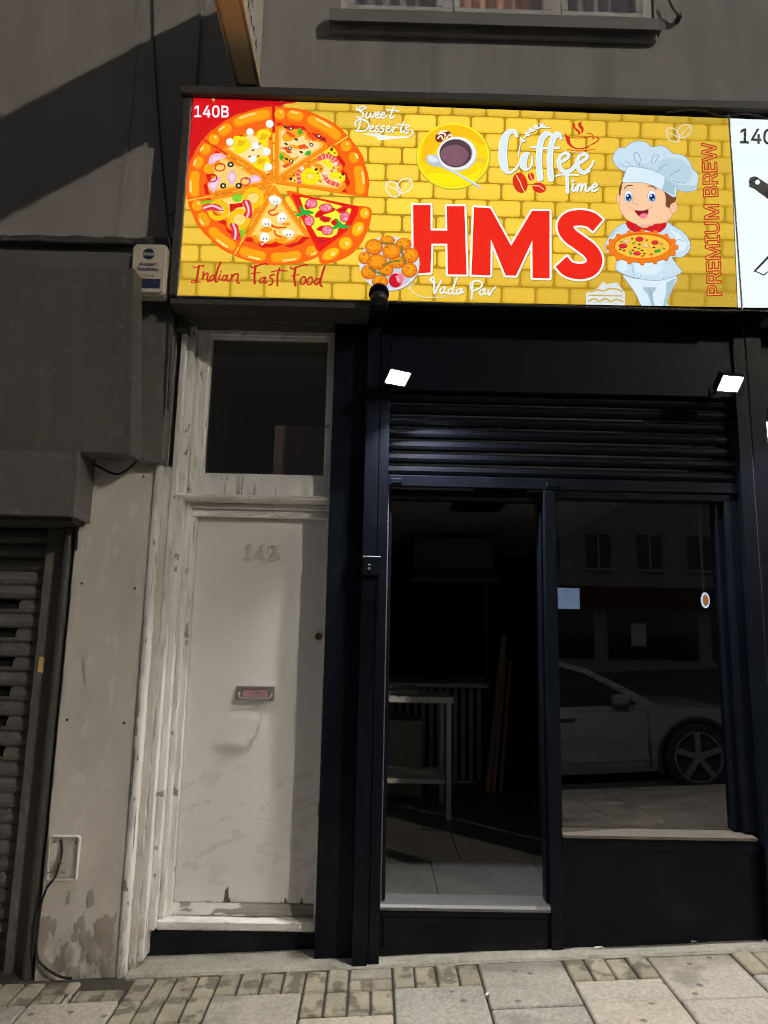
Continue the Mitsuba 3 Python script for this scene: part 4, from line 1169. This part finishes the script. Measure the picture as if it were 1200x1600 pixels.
for x, y in ((510, 850), (435, 868), (725, 880), (775, 898), (700, 915), (568, 1035)):
    El((226, 140, 36), x, y, 19)
for p in ([(120, 500), (240, 430), (330, 430), (375, 490), (300, 530), (230, 560), (150, 570)], [(200, 610), (300, 620), (320, 660), (250, 650)], [(90, 700), (150, 700), (240, 760), (320, 740), (220, 840), (130, 820)], [(440, 550), (450, 590), (420, 590)]):
    B((236, 160, 28), p)
for p in ([(138, 458), (190, 448), (275, 500), (262, 528), (212, 520), (170, 470)], [(395, 490), (460, 472), (540, 545), (480, 572), (440, 520)], [(298, 620), (380, 600), (440, 650), (330, 660)], [(85, 650), (170, 630), (240, 700), (190, 715), (140, 660)], [(112, 855), (190, 820), (250, 830), (200, 860), (150, 885)]):
    P((228, 84, 22), p)
for x, y, rot in ((325, 455, 90), (105, 750, 85), (420, 705, -30)):
    El((86, 188, 44), x, y, 46, 20, rot)
    El((70, 160, 36), x + 8, y + 4, 24, 30, rot)
for x, y in ((220, 418), (548, 508), (462, 610), (208, 650), (225, 800)):
    El((40, 34, 30), x, y, 26, 21, 20)
    El((238, 226, 206), x, y, 13, 10, 20)
for x, y in ((160, 402), (285, 546), (603, 546), (165, 600), (342, 695), (172, 775)):
    El((60, 50, 44), x, y, 22, 13, 25)

# ---- script lettering
WHT, SHD = (214, 226, 236), (150, 128, 52)


def script(col, strokes, dx=0, dy=0, scale=1.0, shadow=None):
    for off, c_ in (((shadow or (0, 0)), SHD), ((0, 0), col)):
        if c_ is SHD and not shadow:
            continue
        gs = [LineString(spline([(x + off[0], y + off[1]) for x, y in s], False, 6) if len(s) > 2 else [(x + off[0], y + off[1]) for x, y in s]).buffer(w * scale * 0.62, quad_segs=3) for w, s in strokes]
        A(c_, unary_union(gs))


on('C7', 'script_lettering_red')
script((186, 24, 30), [(7, [(60, 80), (75, 95), (120, 80), (150, 75), (140, 90)]), (14, [(110, 80), (98, 150), (85, 212)]), (7, [(95, 205), (60, 220), (48, 210), (62, 198), (95, 205), (120, 215)]),
    (11, [(145, 130), (143, 160), (138, 188)]), (11, [(142, 170), (165, 145), (182, 145), (176, 185), (182, 206), (197, 203)]),
    (10, [(240, 158), (210, 163), (196, 192), (212, 202), (240, 168)]), (13, [(287, 50), (264, 100), (245, 170), (242, 205), (256, 210)]), (10, [(284, 152), (270, 180), (275, 196), (290, 192)]), (12, [(288, 127), (289, 129)]),
    (10, [(338, 158), (310, 163), (300, 192), (316, 200), (338, 168)]), (10, [(342, 158), (334, 190), (340, 202), (352, 198)]), (11, [(378, 150), (372, 180), (366, 205)]), (11, [(372, 185), (400, 150), (428, 150), (420, 195), (422, 218), (438, 218)]),
    (10, [(530, 78), (545, 95), (600, 74), (650, 62), (666, 70)]), (15, [(570, 82), (562, 150), (563, 225)]), (8, [(535, 142), (570, 140), (602, 134)]),
    (10, [(648, 175), (615, 182), (602, 210), (622, 218), (648, 182)]), (10, [(652, 175), (644, 205), (650, 220), (662, 216)]), (11, [(722, 150), (692, 160), (690, 178), (710, 195), (704, 228), (680, 236)]),
    (13, [(766, 100), (750, 160), (748, 242)]), (9, [(700, 130), (760, 118), (825, 122)]),
    (10, [(855, 90), (870, 106), (925, 84), (980, 72), (993, 80)]), (15, [(897, 94), (885, 170), (894, 240)]), (8, [(865, 162), (895, 158), (925, 150)]),
    (11, [(962, 168), (938, 190), (936, 222), (958, 230), (978, 205), (974, 174), (962, 168)]), (11, [(1018, 172), (994, 194), (992, 226), (1014, 232), (1034, 208), (1030, 178), (1018, 172)]),
    (11, [(1092, 186), (1062, 190), (1050, 220), (1070, 232), (1095, 200)]), (14, [(1135, 85), (1112, 150), (1097, 225), (1110, 246)])])
on('C5', 'script_lettering_white')
script((226, 232, 232), [(10, [(160, 92), (140, 78), (112, 90), (112, 115), (135, 132), (138, 158), (112, 172), (88, 160)]), (9, [(86, 84), (92, 108), (118, 112), (150, 98)]),
    (9, [(168, 128), (158, 160), (176, 172), (196, 132), (196, 162), (212, 168), (232, 126)]), (9, [(236, 152), (262, 142), (256, 126), (238, 140), (236, 165), (256, 172), (276, 155)]), (9, [(278, 152), (304, 142), (298, 126), (280, 140), (278, 165), (298, 172), (322, 155)]),
    (11, [(378, 90), (352, 150), (354, 174), (382, 162)]), (8, [(318, 108), (370, 112), (418, 118)]),
    (11, [(116, 198), (108, 235), (96, 268)]), (10, [(80, 232), (74, 206), (108, 184), (160, 194), (182, 226), (164, 262), (124, 276), (78, 270)]),
    (9, [(190, 256), (214, 246), (208, 230), (192, 244), (190, 270), (210, 278), (232, 262)]), (9, [(262, 232), (242, 238), (242, 252), (256, 264), (250, 280), (230, 276)]), (9, [(302, 232), (282, 238), (282, 252), (296, 264), (290, 280), (268, 276)]),
    (9, [(318, 260), (342, 250), (336, 234), (320, 248), (318, 274), (338, 282), (362, 262)]), (9, [(368, 244), (376, 250), (368, 284)]), (9, [(370, 262), (390, 242), (402, 246)]),
    (11, [(456, 202), (432, 262), (436, 284), (460, 270)]), (8, [(400, 222), (450, 226), (500, 232)]), (9, [(492, 242), (472, 248), (474, 260), (490, 272), (484, 290), (460, 286)]),
    (8, [(505, 264), (526, 272), (522, 300), (490, 318)])], shadow=(3, 4))
B((226, 232, 232), [(140, 297), (230, 294), (300, 306), (390, 315), (500, 314), (480, 326), (400, 332), (265, 345), (236, 318)])
on('C8')
script((222, 230, 222), [(12, [(606, 440), (590, 418), (602, 402), (618, 420), (616, 480), (622, 520), (645, 470), (668, 430)]), (10, [(694, 474), (668, 486), (662, 514), (680, 520), (698, 480)]), (10, [(700, 474), (692, 508), (714, 518)]),
    (10, [(756, 482), (728, 492), (722, 518), (742, 522), (760, 488)]), (12, [(790, 400), (768, 455), (754, 512), (772, 524)]), (10, [(820, 486), (792, 496), (786, 520), (804, 524), (822, 490)]), (10, [(826, 486), (818, 518), (838, 508)]),
    (12, [(908, 430), (902, 490), (898, 558)]), (11, [(892, 488), (892, 445), (940, 426), (976, 444), (962, 478), (912, 500)]), (10, [(990, 488), (964, 500), (958, 524), (978, 530), (996, 494)]), (10, [(1000, 488), (994, 522), (1014, 522)]),
    (11, [(1022, 494), (1030, 534), (1052, 500), (1076, 474)]), (4, [(435, 458), (440, 490), (485, 530), (560, 552), (700, 548)]), (4, [(470, 456), (430, 452), (432, 486)])], shadow=(3, 4))
on('C6', 'coffee_lettering')
cof = [Polygon(spline([(290, 212), (272, 160), (230, 141), (165, 160), (112, 235), (92, 350), (95, 460), (120, 550), (170, 590), (222, 590), (268, 550), (305, 495), (296, 488), (250, 540), (214, 568), (192, 545), (180, 450), (178, 350), (190, 250), (212, 195), (240, 185), (256, 205), (264, 222), (284, 222)], True, 5)).buffer(0)]
ring_o = affinity.rotate(affinity.scale(Point(372, 468).buffer(1), 70, 95), 8, origin=(372, 468)).difference(affinity.rotate(affinity.scale(Point(402, 462).buffer(1), 22, 76), 10, origin=(402, 462)))
cof.append(ring_o)
for w, s in ((13, [(262, 556), (300, 490), (335, 420)]), (62, [(514, 640), (500, 480), (508, 330), (530, 235), (570, 192)]), (30, [(560, 185), (600, 182), (640, 215)]), (60, [(622, 645), (610, 480), (620, 330), (645, 240), (680, 195)]), (26, [(670, 188), (712, 192), (726, 235)]),
             (19, [(425, 322), (560, 334), (705, 330)]), (30, [(735, 470), (792, 430), (800, 400), (770, 385), (722, 410), (700, 470)]), (40, [(700, 450), (712, 530), (760, 572), (820, 560), (880, 500)]),
             (30, [(920, 480), (978, 440), (988, 410), (958, 394), (908, 420), (886, 480)]), (40, [(886, 460), (900, 540), (950, 582), (1000, 560)]), (20, [(990, 565), (1030, 515), (1052, 470)]),
             (14, [(668, 616), (740, 602), (900, 608)]), (31, [(785, 605), (790, 780)]), (20, [(848, 700), (836, 745), (856, 766), (884, 725)]), (26, [(845, 664), (846, 666)]), (20, [(900, 700), (890, 765)]), (19, [(896, 725), (925, 698), (936, 715), (928, 765)]), (19, [(934, 725), (966, 698), (976, 715), (972, 755), (990, 768), (1022, 735)]),
             (17, [(1040, 738), (1086, 715), (1076, 695), (1046, 708), (1032, 745), (1056, 770), (1098, 752)]),
             (8, [(295, 415), (300, 350), (325, 270), (375, 200), (430, 155), (500, 126), (610, 126)])):
    cof.append(LineString(spline(s, False, 6) if len(s) > 2 else s).buffer(w / 2, quad_segs=3))
for x, y in ((325, 268), (372, 205), (415, 165), (466, 136), (524, 121)):
    for r_ in (25, -65, -20):
        cof.append(affinity.rotate(affinity.scale(Point(x + 20, y).buffer(1), 26, 8), r_ - 40, origin=(x, y)))
cofu = unary_union(cof)
A((150, 128, 52), affinity.translate(cofu, 5, 6).buffer(3))
A((226, 236, 242), cofu.buffer(1.5))
A((212, 226, 234), cofu.buffer(-6))
CR = (206, 48, 24)
on('C6', 'coffee_bean_print')
for x, y, rx, ry, rot, ln in ((310, 685, 74, 106, -16, [(268, 605), (305, 670), (325, 720), (356, 785)]), (420, 622, 32, 42, -14, [(410, 590), (418, 625), (432, 650)]), (502, 735, 72, 52, 14, [(438, 716), (495, 716), (550, 750)])):
    El(CR, x, y, rx, ry, rot)
    Ln((236, 200, 150), ln, 9)
on('C6', 'coffee_cup_icon')
B(CR, [(764, 186), (785, 212), (812, 232), (818, 275), (850, 318), (905, 334), (975, 322), (1012, 303), (1000, 328), (920, 348), (845, 335), (790, 290), (768, 232)])
Ln(CR, [(770, 192), (795, 218), (880, 232), (980, 226), (1042, 210), (1030, 190), (985, 182)], 9)
Ln(CR, [(1046, 240), (1062, 220), (1104, 234), (1092, 262), (1030, 300)], 13)
Ln(CR, [(790, 348), (900, 362), (1066, 348)], 8)
Ln((228, 214, 200), [(830, 372), (920, 377), (1000, 374)], 6)
B(CR, [(842, 95), (866, 82), (868, 120), (910, 155), (918, 185), (902, 202), (892, 172), (852, 130)])
B(CR, [(898, 85), (930, 66), (930, 95), (952, 130), (948, 168), (926, 188), (930, 152), (902, 118)])
# saucer with coffee
on('C5', 'coffee_plate_print')
El((186, 176, 40), 842, 474, 292, 262)
El((238, 226, 48), 840, 468, 284, 256)
El((244, 206, 18), 840, 466, 272, 244)
B((240, 186, 16), [(600, 420), (640, 310), (760, 240), (900, 235), (1020, 290), (1080, 380), (900, 320), (720, 400), (640, 520), (600, 500)])
B((250, 224, 10), [(640, 610), (800, 600), (960, 620), (1060, 560), (1000, 660), (860, 700), (720, 680)])
El((120, 50, 34), 735, 325, 34, 38, 20)
El((120, 50, 34), 795, 300, 32, 26, 10)
for p in ([(725, 300), (750, 275), (790, 275)], [(720, 330), (745, 310), (760, 340)], [(735, 290), (775, 295), (780, 310)], [(790, 325), (815, 300), (828, 312)]):
    Ln((238, 232, 226), p, 11)
B((224, 182, 60), [(1015, 500), (1040, 488), (1080, 492), (1098, 510), (1060, 518)])
El((176, 186, 196), 692, 505, 68, 44, 24)
El((214, 222, 230), 680, 492, 44, 24, 24)
Ln((176, 190, 204), [(730, 540), (860, 600), (1056, 716)], 17, flat=True)
Ln((222, 232, 240), [(780, 556), (900, 618), (1050, 706)], 6, flat=True)
El((196, 200, 208), 872, 454, 154, 134)
El((228, 232, 238), 867, 448, 150, 130)
El((196, 200, 206), 862, 449, 132, 114)
El((84, 58, 72), 860, 447, 127, 110)
B((124, 88, 102), [(740, 450), (780, 400), (860, 380), (930, 410), (960, 470), (900, 540), (820, 540), (760, 500)])
# line beans
on('C5', 'bean_outline_print')
BW_ = (232, 228, 214)
Ring(BW_, 370, 728, 48, 68, 9, -38)
Ln(BW_, [(315, 680), (350, 712), (395, 730), (425, 775)], 7)
Ring(BW_, 462, 700, 50, 66, 9, 52)
Ln(BW_, [(520, 655), (480, 680), (462, 715), (425, 745)], 7)
on('D4')
BW2 = (214, 206, 190)
Ring(BW2, 168, 165, 48, 66, 9, -40)
Ln(BW2, [(108, 130), (150, 155), (195, 175), (222, 215)], 7)
Ring(BW2, 262, 132, 48, 64, 9, 50)
Ln(BW2, [(318, 95), (275, 120), (250, 150), (225, 175)], 7)
# big capitals
on('D3', 'capital_lettering')
Hh = Polygon([(56, 74), (155, 74), (156, 218), (250, 220), (248, 80), (348, 80), (360, 470), (254, 468), (250, 294), (160, 294), (156, 458), (88, 462), (60, 462)])
Mm = Polygon([(402, 86), (495, 92), (613, 306), (732, 108), (832, 108), (832, 490), (735, 488), (733, 276), (640, 476), (582, 474), (498, 268), (495, 474), (388, 470)])
Ss = LineString(spline([(1106, 190), (1065, 158), (1005, 146), (945, 158), (920, 196), (945, 245), (1005, 290), (1062, 335), (1088, 385), (1068, 432), (1010, 452), (940, 438), (898, 396)], False, 6)).buffer(44, cap_style=2, join_style=1)
hms = unary_union([Hh.buffer(0), Mm, Ss])
A((170, 136, 40), affinity.translate(hms.buffer(13), 3, 3))
A((238, 236, 230), hms.buffer(11.5, join_style=1))
A((226, 38, 20), hms)
# plate of fritters
on('C8', 'fritter_plate_print')
El((150, 130, 90), 284, 300, 228, 208)
El((208, 212, 226), 280, 295, 226, 206)
El((188, 194, 212), 290, 320, 180, 165)
for x, y, rx, ry in ((265, 122, 58, 36), (388, 150, 60, 46), (95, 255, 48, 48), (442, 236, 58, 58), (165, 172, 68, 60), (125, 360, 58, 56), (255, 346, 56, 46), (430, 346, 60, 58), (335, 285, 62, 50), (298, 206, 70, 60), (190, 285, 74, 60), (210, 432, 62, 50)):
    El((192, 92, 10), x, y, rx, ry)
    El((224, 128, 14), x - 1, y - 3, rx * 0.9, ry * 0.88)
    El((240, 150, 24), x - 4, y - 8, rx * 0.66, ry * 0.6)
    for _ in range(7):
        a, r = sr_.uniform(0, 6.28), math.sqrt(sr_.random()) * 0.75
        El((180, 92, 12) if _ % 3 else (120, 80, 20), x + rx * r * math.cos(a), y + ry * r * math.sin(a), 5, 4)
for p, w in (([(215, 140), (270, 145), (330, 152)], 10), ([(372, 165), (378, 230), (402, 295)], 15), ([(235, 310), (290, 285), (356, 275)], 15), ([(130, 330), (180, 360), (250, 385)], 15)):
    Ln((70, 76, 30), p, w)
    Ln((132, 140, 62), p, w * 0.5)
El((222, 176, 192), 338, 420, 62, 60)
El((192, 12, 34), 326, 424, 50, 53)
El((224, 120, 140), 360, 408, 28, 36)
Ln((240, 190, 200), [(325, 395), (345, 398), (340, 412), (352, 418), (345, 430)], 6)
# cake
on('O2', 'cake_icon')
CK = (206, 214, 216)
P(CK, [(612, 730), (612, 678), (650, 662), (668, 640), (676, 650), (712, 644), (738, 678), (738, 730)])
for p, w in (([(626, 675), (650, 668), (668, 672), (690, 664), (716, 668), (728, 674)], 5), ([(622, 686), (728, 688)], 4), ([(620, 704), (640, 697), (655, 705), (675, 697), (692, 706), (710, 699), (730, 706)], 5)):
    Ln((200, 164, 48), p, w)
# chef
on('D1', 'chef_print')
CO, CS, CL, OUT = (190, 212, 226), (160, 186, 200), (206, 224, 236), (112, 140, 156)  # whites greyed to carry the weaker backlight at the right end


def shape(col, pts, line=OUT, w=5):
    s = Polygon(spline(pts, True, 5)).buffer(0)
    A(line, s.buffer(w / 2))
    A(col, s.buffer(-w / 2))


on('D2')
shape(CL, [(290, 800), (400, 830), (620, 850), (850, 810), (800, 960), (752, 1060), (750, 1140), (510, 1140), (420, 990), (340, 880)])
P(CS, [(490, 925), (640, 925), (600, 1000), (616, 1140), (590, 1140), (550, 1010)])
P(CS, [(850, 820), (800, 960), (752, 1060), (750, 1140), (700, 1140), (740, 980), (740, 880)])
Ln(OUT, [(565, 935), (580, 1020), (615, 1110)], 5)
shape(CO, [(330, 262), (250, 285), (185, 340), (125, 430), (102, 500), (130, 560), (225, 610), (212, 735), (300, 790), (420, 828), (600, 856), (740, 840), (850, 800), (902, 762), (850, 690), (805, 612), (900, 612), (970, 560), (994, 490), (960, 400), (890, 330), (800, 280), (735, 255)])
P(CL, [(400, 640), (690, 640), (710, 720), (640, 790), (520, 800), (420, 760)])
P(CL, [(240, 630), (330, 640), (335, 740), (290, 765), (232, 735)])
P(CL, [(760, 300), (880, 370), (950, 470), (930, 540), (850, 560), (840, 420)])
Ln(OUT, [(380, 650), (390, 740), (412, 830)], 5)
Ln(OUT, [(835, 445), (870, 430), (925, 445)], 5)
Ln(OUT, [(170, 395), (200, 350), (240, 330)], 4)
for x, y in ((458, 802), (690, 810)):
    El(OUT, x + 2, y + 2, 17)
    El((222, 236, 246), x, y, 14)
shape((204, 24, 32), [(345, 225), (325, 275), (370, 330), (430, 352), (520, 330), (640, 358), (715, 318), (740, 258), (650, 260), (580, 290), (500, 310), (420, 270)], (150, 14, 26), 5)
Ln((150, 14, 26), [(380, 260), (400, 310), (440, 340)], 4)
SK, SKL = (238, 192, 154), (196, 136, 104)
on('D1')
shape(SK, [(238, 690), (222, 735), (236, 785), (262, 790), (268, 720)], SKL)
shape(SK, [(800, 775), (776, 820), (790, 880), (835, 878), (858, 820), (838, 778)], SKL)
Ln(SKL, [(795, 830), (815, 795), (838, 820), (822, 850)], 5)
shape((112, 70, 46), [(285, 560), (255, 620), (250, 690), (270, 705), (285, 640), (330, 570)], (84, 50, 34))
shape((112, 70, 46), [(690, 640), (735, 720), (728, 820), (765, 840), (790, 790), (828, 765), (832, 715)], (84, 50, 34))
shape(SK, [(300, 565), (450, 560), (600, 590), (710, 655), (735, 740), (735, 810), (775, 840), (800, 890), (780, 950), (720, 985), (640, 990), (580, 1015), (520, 1040), (440, 1005), (340, 960), (270, 880), (250, 800), (262, 700), (275, 630)], SKL)
B((228, 172, 136), [(640, 980), (720, 975), (780, 930), (760, 970), (700, 992), (620, 1000), (560, 1025), (520, 1034), (470, 1015), (560, 1000)])
for x, w in ((345, 0), (590, 0)):
    El((90, 110, 150), x, 712, 44, 62)
    El((236, 242, 250), x, 711, 40, 58)
    El((52, 90, 172), x + 3, 722, 33, 40)
    El((20, 30, 70), x + 3, 724, 20, 27)
    El((240, 246, 252), x - 8, 706, 9, 11)
    El((180, 206, 240), x + 14, 742, 8, 7)
Ln((96, 58, 38), [(302, 634), (335, 602), (388, 598)], 11)
Ln((96, 58, 38), [(548, 604), (600, 610), (634, 640)], 11)
Ln(SKL, [(420, 722), (388, 758), (405, 792), (455, 798)], 6)
Ln(SKL, [(345, 820), (370, 832), (412, 858), (490, 862), (556, 845), (600, 820)], 5)
B((128, 18, 40), [(414, 858), (490, 864), (553, 850), (545, 900), (512, 944), (468, 930), (432, 894)])
El((236, 120, 142), 504, 916, 42, 28, -10)
shape(CO, [(320, 455), (255, 428), (195, 362), (186, 290), (240, 212), (312, 204), (370, 155), (450, 134), (540, 155), (588, 196), (680, 184), (760, 215), (808, 264), (900, 278), (975, 335), (1012, 420), (1060, 470), (1074, 540), (1060, 600), (1050, 645), (940, 666), (850, 642), (700, 560), (560, 480)])
B((176, 200, 214), [(700, 330), (860, 320), (980, 400), (1010, 470), (980, 560), (880, 560), (760, 500), (640, 440)])
P((170, 195, 208), [(850, 590), (1000, 600), (1060, 600), (1045, 645), (940, 664), (850, 640)])
P((178, 202, 216), [(440, 380), (560, 360), (640, 400), (700, 500), (560, 440), (430, 410)])
for p in ([(460, 395), (468, 310), (430, 255), (405, 275), (415, 330), (445, 385)], [(585, 370), (600, 300), (640, 275), (656, 300), (625, 350), (605, 375)]):
    Ln(OUT, p, 6)
for p in ([(372, 405), (350, 365), (318, 345)], [(320, 410), (280, 385), (240, 372)], [(655, 455), (700, 400), (765, 372)], [(760, 525), (810, 470), (885, 435)], [(800, 545), (860, 565), (940, 575)]):
    Ln(OUT, p, 5)
shape(CL, [(330, 416), (345, 404), (450, 408), (600, 440), (720, 500), (838, 586), (832, 720), (720, 660), (580, 590), (440, 566), (290, 566), (300, 500)])
P(CS, [(722, 510), (832, 590), (826, 706), (692, 640), (720, 570)])
on('D2')
pz = affinity.scale(Point(490, 505).buffer(1, quad_segs=12), 352, 160)
pc = np.array(pz.exterior.coords)
scal = unary_union([pz] + [Point(*q).buffer(26) for q in pc[::3]])
A((176, 84, 20), affinity.translate(scal, 0, 8))
A((230, 120, 24), scal)
A((206, 96, 20), affinity.scale(Point(490, 495).buffer(1, quad_segs=12), 292, 132))
A((238, 184, 62), affinity.scale(Point(490, 500).buffer(1, quad_segs=12), 284, 122))
for x, y, rx, ry in ((460, 425, 42, 27), (623, 460, 38, 24), (290, 496, 44, 27), (436, 573, 38, 23)):
    El((150, 20, 30), x, y, rx, ry)
    El((214, 40, 58), x, y - 2, rx * 0.84, ry * 0.8)
for x, y, rot, w in ((400, 464, -20, 16), (270, 450, 20, 14), (690, 474, 30, 14), (650, 548, -15, 30), (716, 522, 20, 16), (372, 570, 45, 20), (455, 522, 0, 14)):
    A((52, 150, 60), affinity.rotate(sbox(x - w, y - w * 0.5, x + w, y + w * 0.5), rot))
for x, y in ((536, 434), (460, 480), (612, 510), (512, 574), (300, 543), (392, 541), (260, 530), (385, 420), (415, 512), (488, 542)):
    El((60, 30, 22), x, y, 14, 8)
for x, y in ((325, 445), (525, 492)):
    El((170, 130, 90), x, y, 34, 22, 10)
    El((226, 196, 150), x, y - 2, 30, 18, 10)
for x, y in ((495, 600), (585, 584)):
    El((196, 50, 26), x, y, 22, 8, -15)
# vertical words
on('PX', 'vertical_lettering')
s_ = text_shape('PREMIUM BREW', 22.0, False)
a_, b_, c_, d_ = s_.bounds
s_ = affinity.scale(affinity.translate(s_, -a_, 0), 238 / (c_ - a_), -1, origin=(0, 0))
s_ = affinity.translate(affinity.rotate(s_, -92.2, origin=(0, 0)), 1127.5, 461)
A((176, 48, 30), s_.buffer(1.35, quad_segs=2))
A((222, 170, 72), s_.buffer(-0.55, quad_segs=2))

# cut the layers apart so that every colour is its own flat piece of film
edge = Polygon(quad)
covered, pieces = None, {}
for part, col, g in reversed(art):
    g = g.intersection(edge)
    vis = g if covered is None else g.difference(covered)
    covered = g if covered is None else covered.union(g)
    if vis.area > 0.02:
        pieces.setdefault((part, col), []).append(vis)


def film(polys, ymap, Y):
    vs, fs, n = [], [], 0
    for g in polys:
        for q in getattr(g, 'geoms', [g]):
            if q.geom_type != 'Polygon' or q.area < 0.004:
                continue
            q = q.simplify(0.04)
            if q.is_empty or not q.is_valid:
                continue
            v2, f = trimesh.creation.triangulate_polygon(q, engine='earcut')
            w = ymap(v2)
            vs.append(np.stack([w[:, 0], np.full(len(w), Y), w[:, 1]], 1))
            fs.append(np.asarray(f) + n)
            n += len(v2)
    if not vs:
        return None
    v, f = np.vstack(vs), np.vstack(fs)
    a, b, c = v[f[:, 0]], v[f[:, 1]], v[f[:, 2]]
    flip = np.cross(b - a, c - a)[:, 1] > 0
    f[flip] = f[flip][:, ::-1]
    return trimesh.Trimesh(v, f, process=False)


FILMS = {}


def lit_film(key, mesh, col, gain):
    L = lin(col) * gain
    name = 'm_film_%02x%02x%02x' % tuple(int(x) // 24 for x in col)
    if name not in scene:
        scene[name] = {'type': 'diffuse', 'reflectance': rgb(np.clip(lin(col) * 0.35, 0.02, 0.3))}
    area = float(mesh.area)
    put(key, mesh, name, kind='stuff', emitter={'type': 'area', 'radiance': rgb(L), 'sampling_weight': max(0.004, area * 6)})


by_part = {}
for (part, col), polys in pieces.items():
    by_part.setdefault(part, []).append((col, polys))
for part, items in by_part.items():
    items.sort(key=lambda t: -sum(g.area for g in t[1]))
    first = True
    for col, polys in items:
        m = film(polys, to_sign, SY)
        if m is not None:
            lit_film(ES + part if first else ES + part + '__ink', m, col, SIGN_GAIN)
            first = False
put(ES + 'face_edge', bx(-1.0705, -1.0655, SY - 0.004, SY + 0.004, 3.224, 4.392, 0), 'm_white_plastic')

# ----------------------------------------------------------------- white sign next door
thing('white_sign', 'white backlit sign with black number and tools, cut by the right edge', 'sign')
W_ = 'white_sign__'
put(W_ + 'box', bx(1.914, 3.1, SY + 0.012, 0.048, 3.223, 4.394), 'm_frame_dark')
put(W_ + 'edge_strip', bx(1.9045, 1.9135, SY - 0.006, 0.047, 3.222, 4.392), 'm_white_plastic')
art.clear()
on('D4', 'x')
wq = Polygon([(1141, 185), (1400, 195), (1400, 484), (1153, 480.3)])
blk = []
s_ = text_shape('140', 22.5, True)
a_, b_, c_, d_ = s_.bounds
s_ = affinity.translate(affinity.rotate(affinity.scale(affinity.translate(s_, -a_, 0), 52 / (c_ - a_), -1, origin=(0, 0)), 1.5, origin=(0, 0)), 1156, 223.5)
blk.append(s_)
hd = LineString([(845, 555), (960, 630), (1100, 740)]).buffer(46).difference(Point(873, 558).buffer(20))
blk.append(loc(hd))
lo = LineString([(806, 590), (850, 610), (960, 690), (1100, 800)]).buffer(7)
blk.append(loc(lo))
blk.append(loc(LineString([(1100, 1040), (960, 1175), (850, 1298), (925, 1332), (1000, 1270), (1100, 1150)]).buffer(5)))
blk.append(loc(LineString([(1100, 1010), (960, 1185), (850, 1298)]).buffer(9)))
blk = unary_union(blk).intersection(wq)
lit_film(W_ + 'face', film([wq.difference(blk)], to_sign, SY), (226, 238, 244), 1.06 / EX)
put(W_ + 'print', film([blk], to_sign, SY), 'm_rubber', kind='stuff')
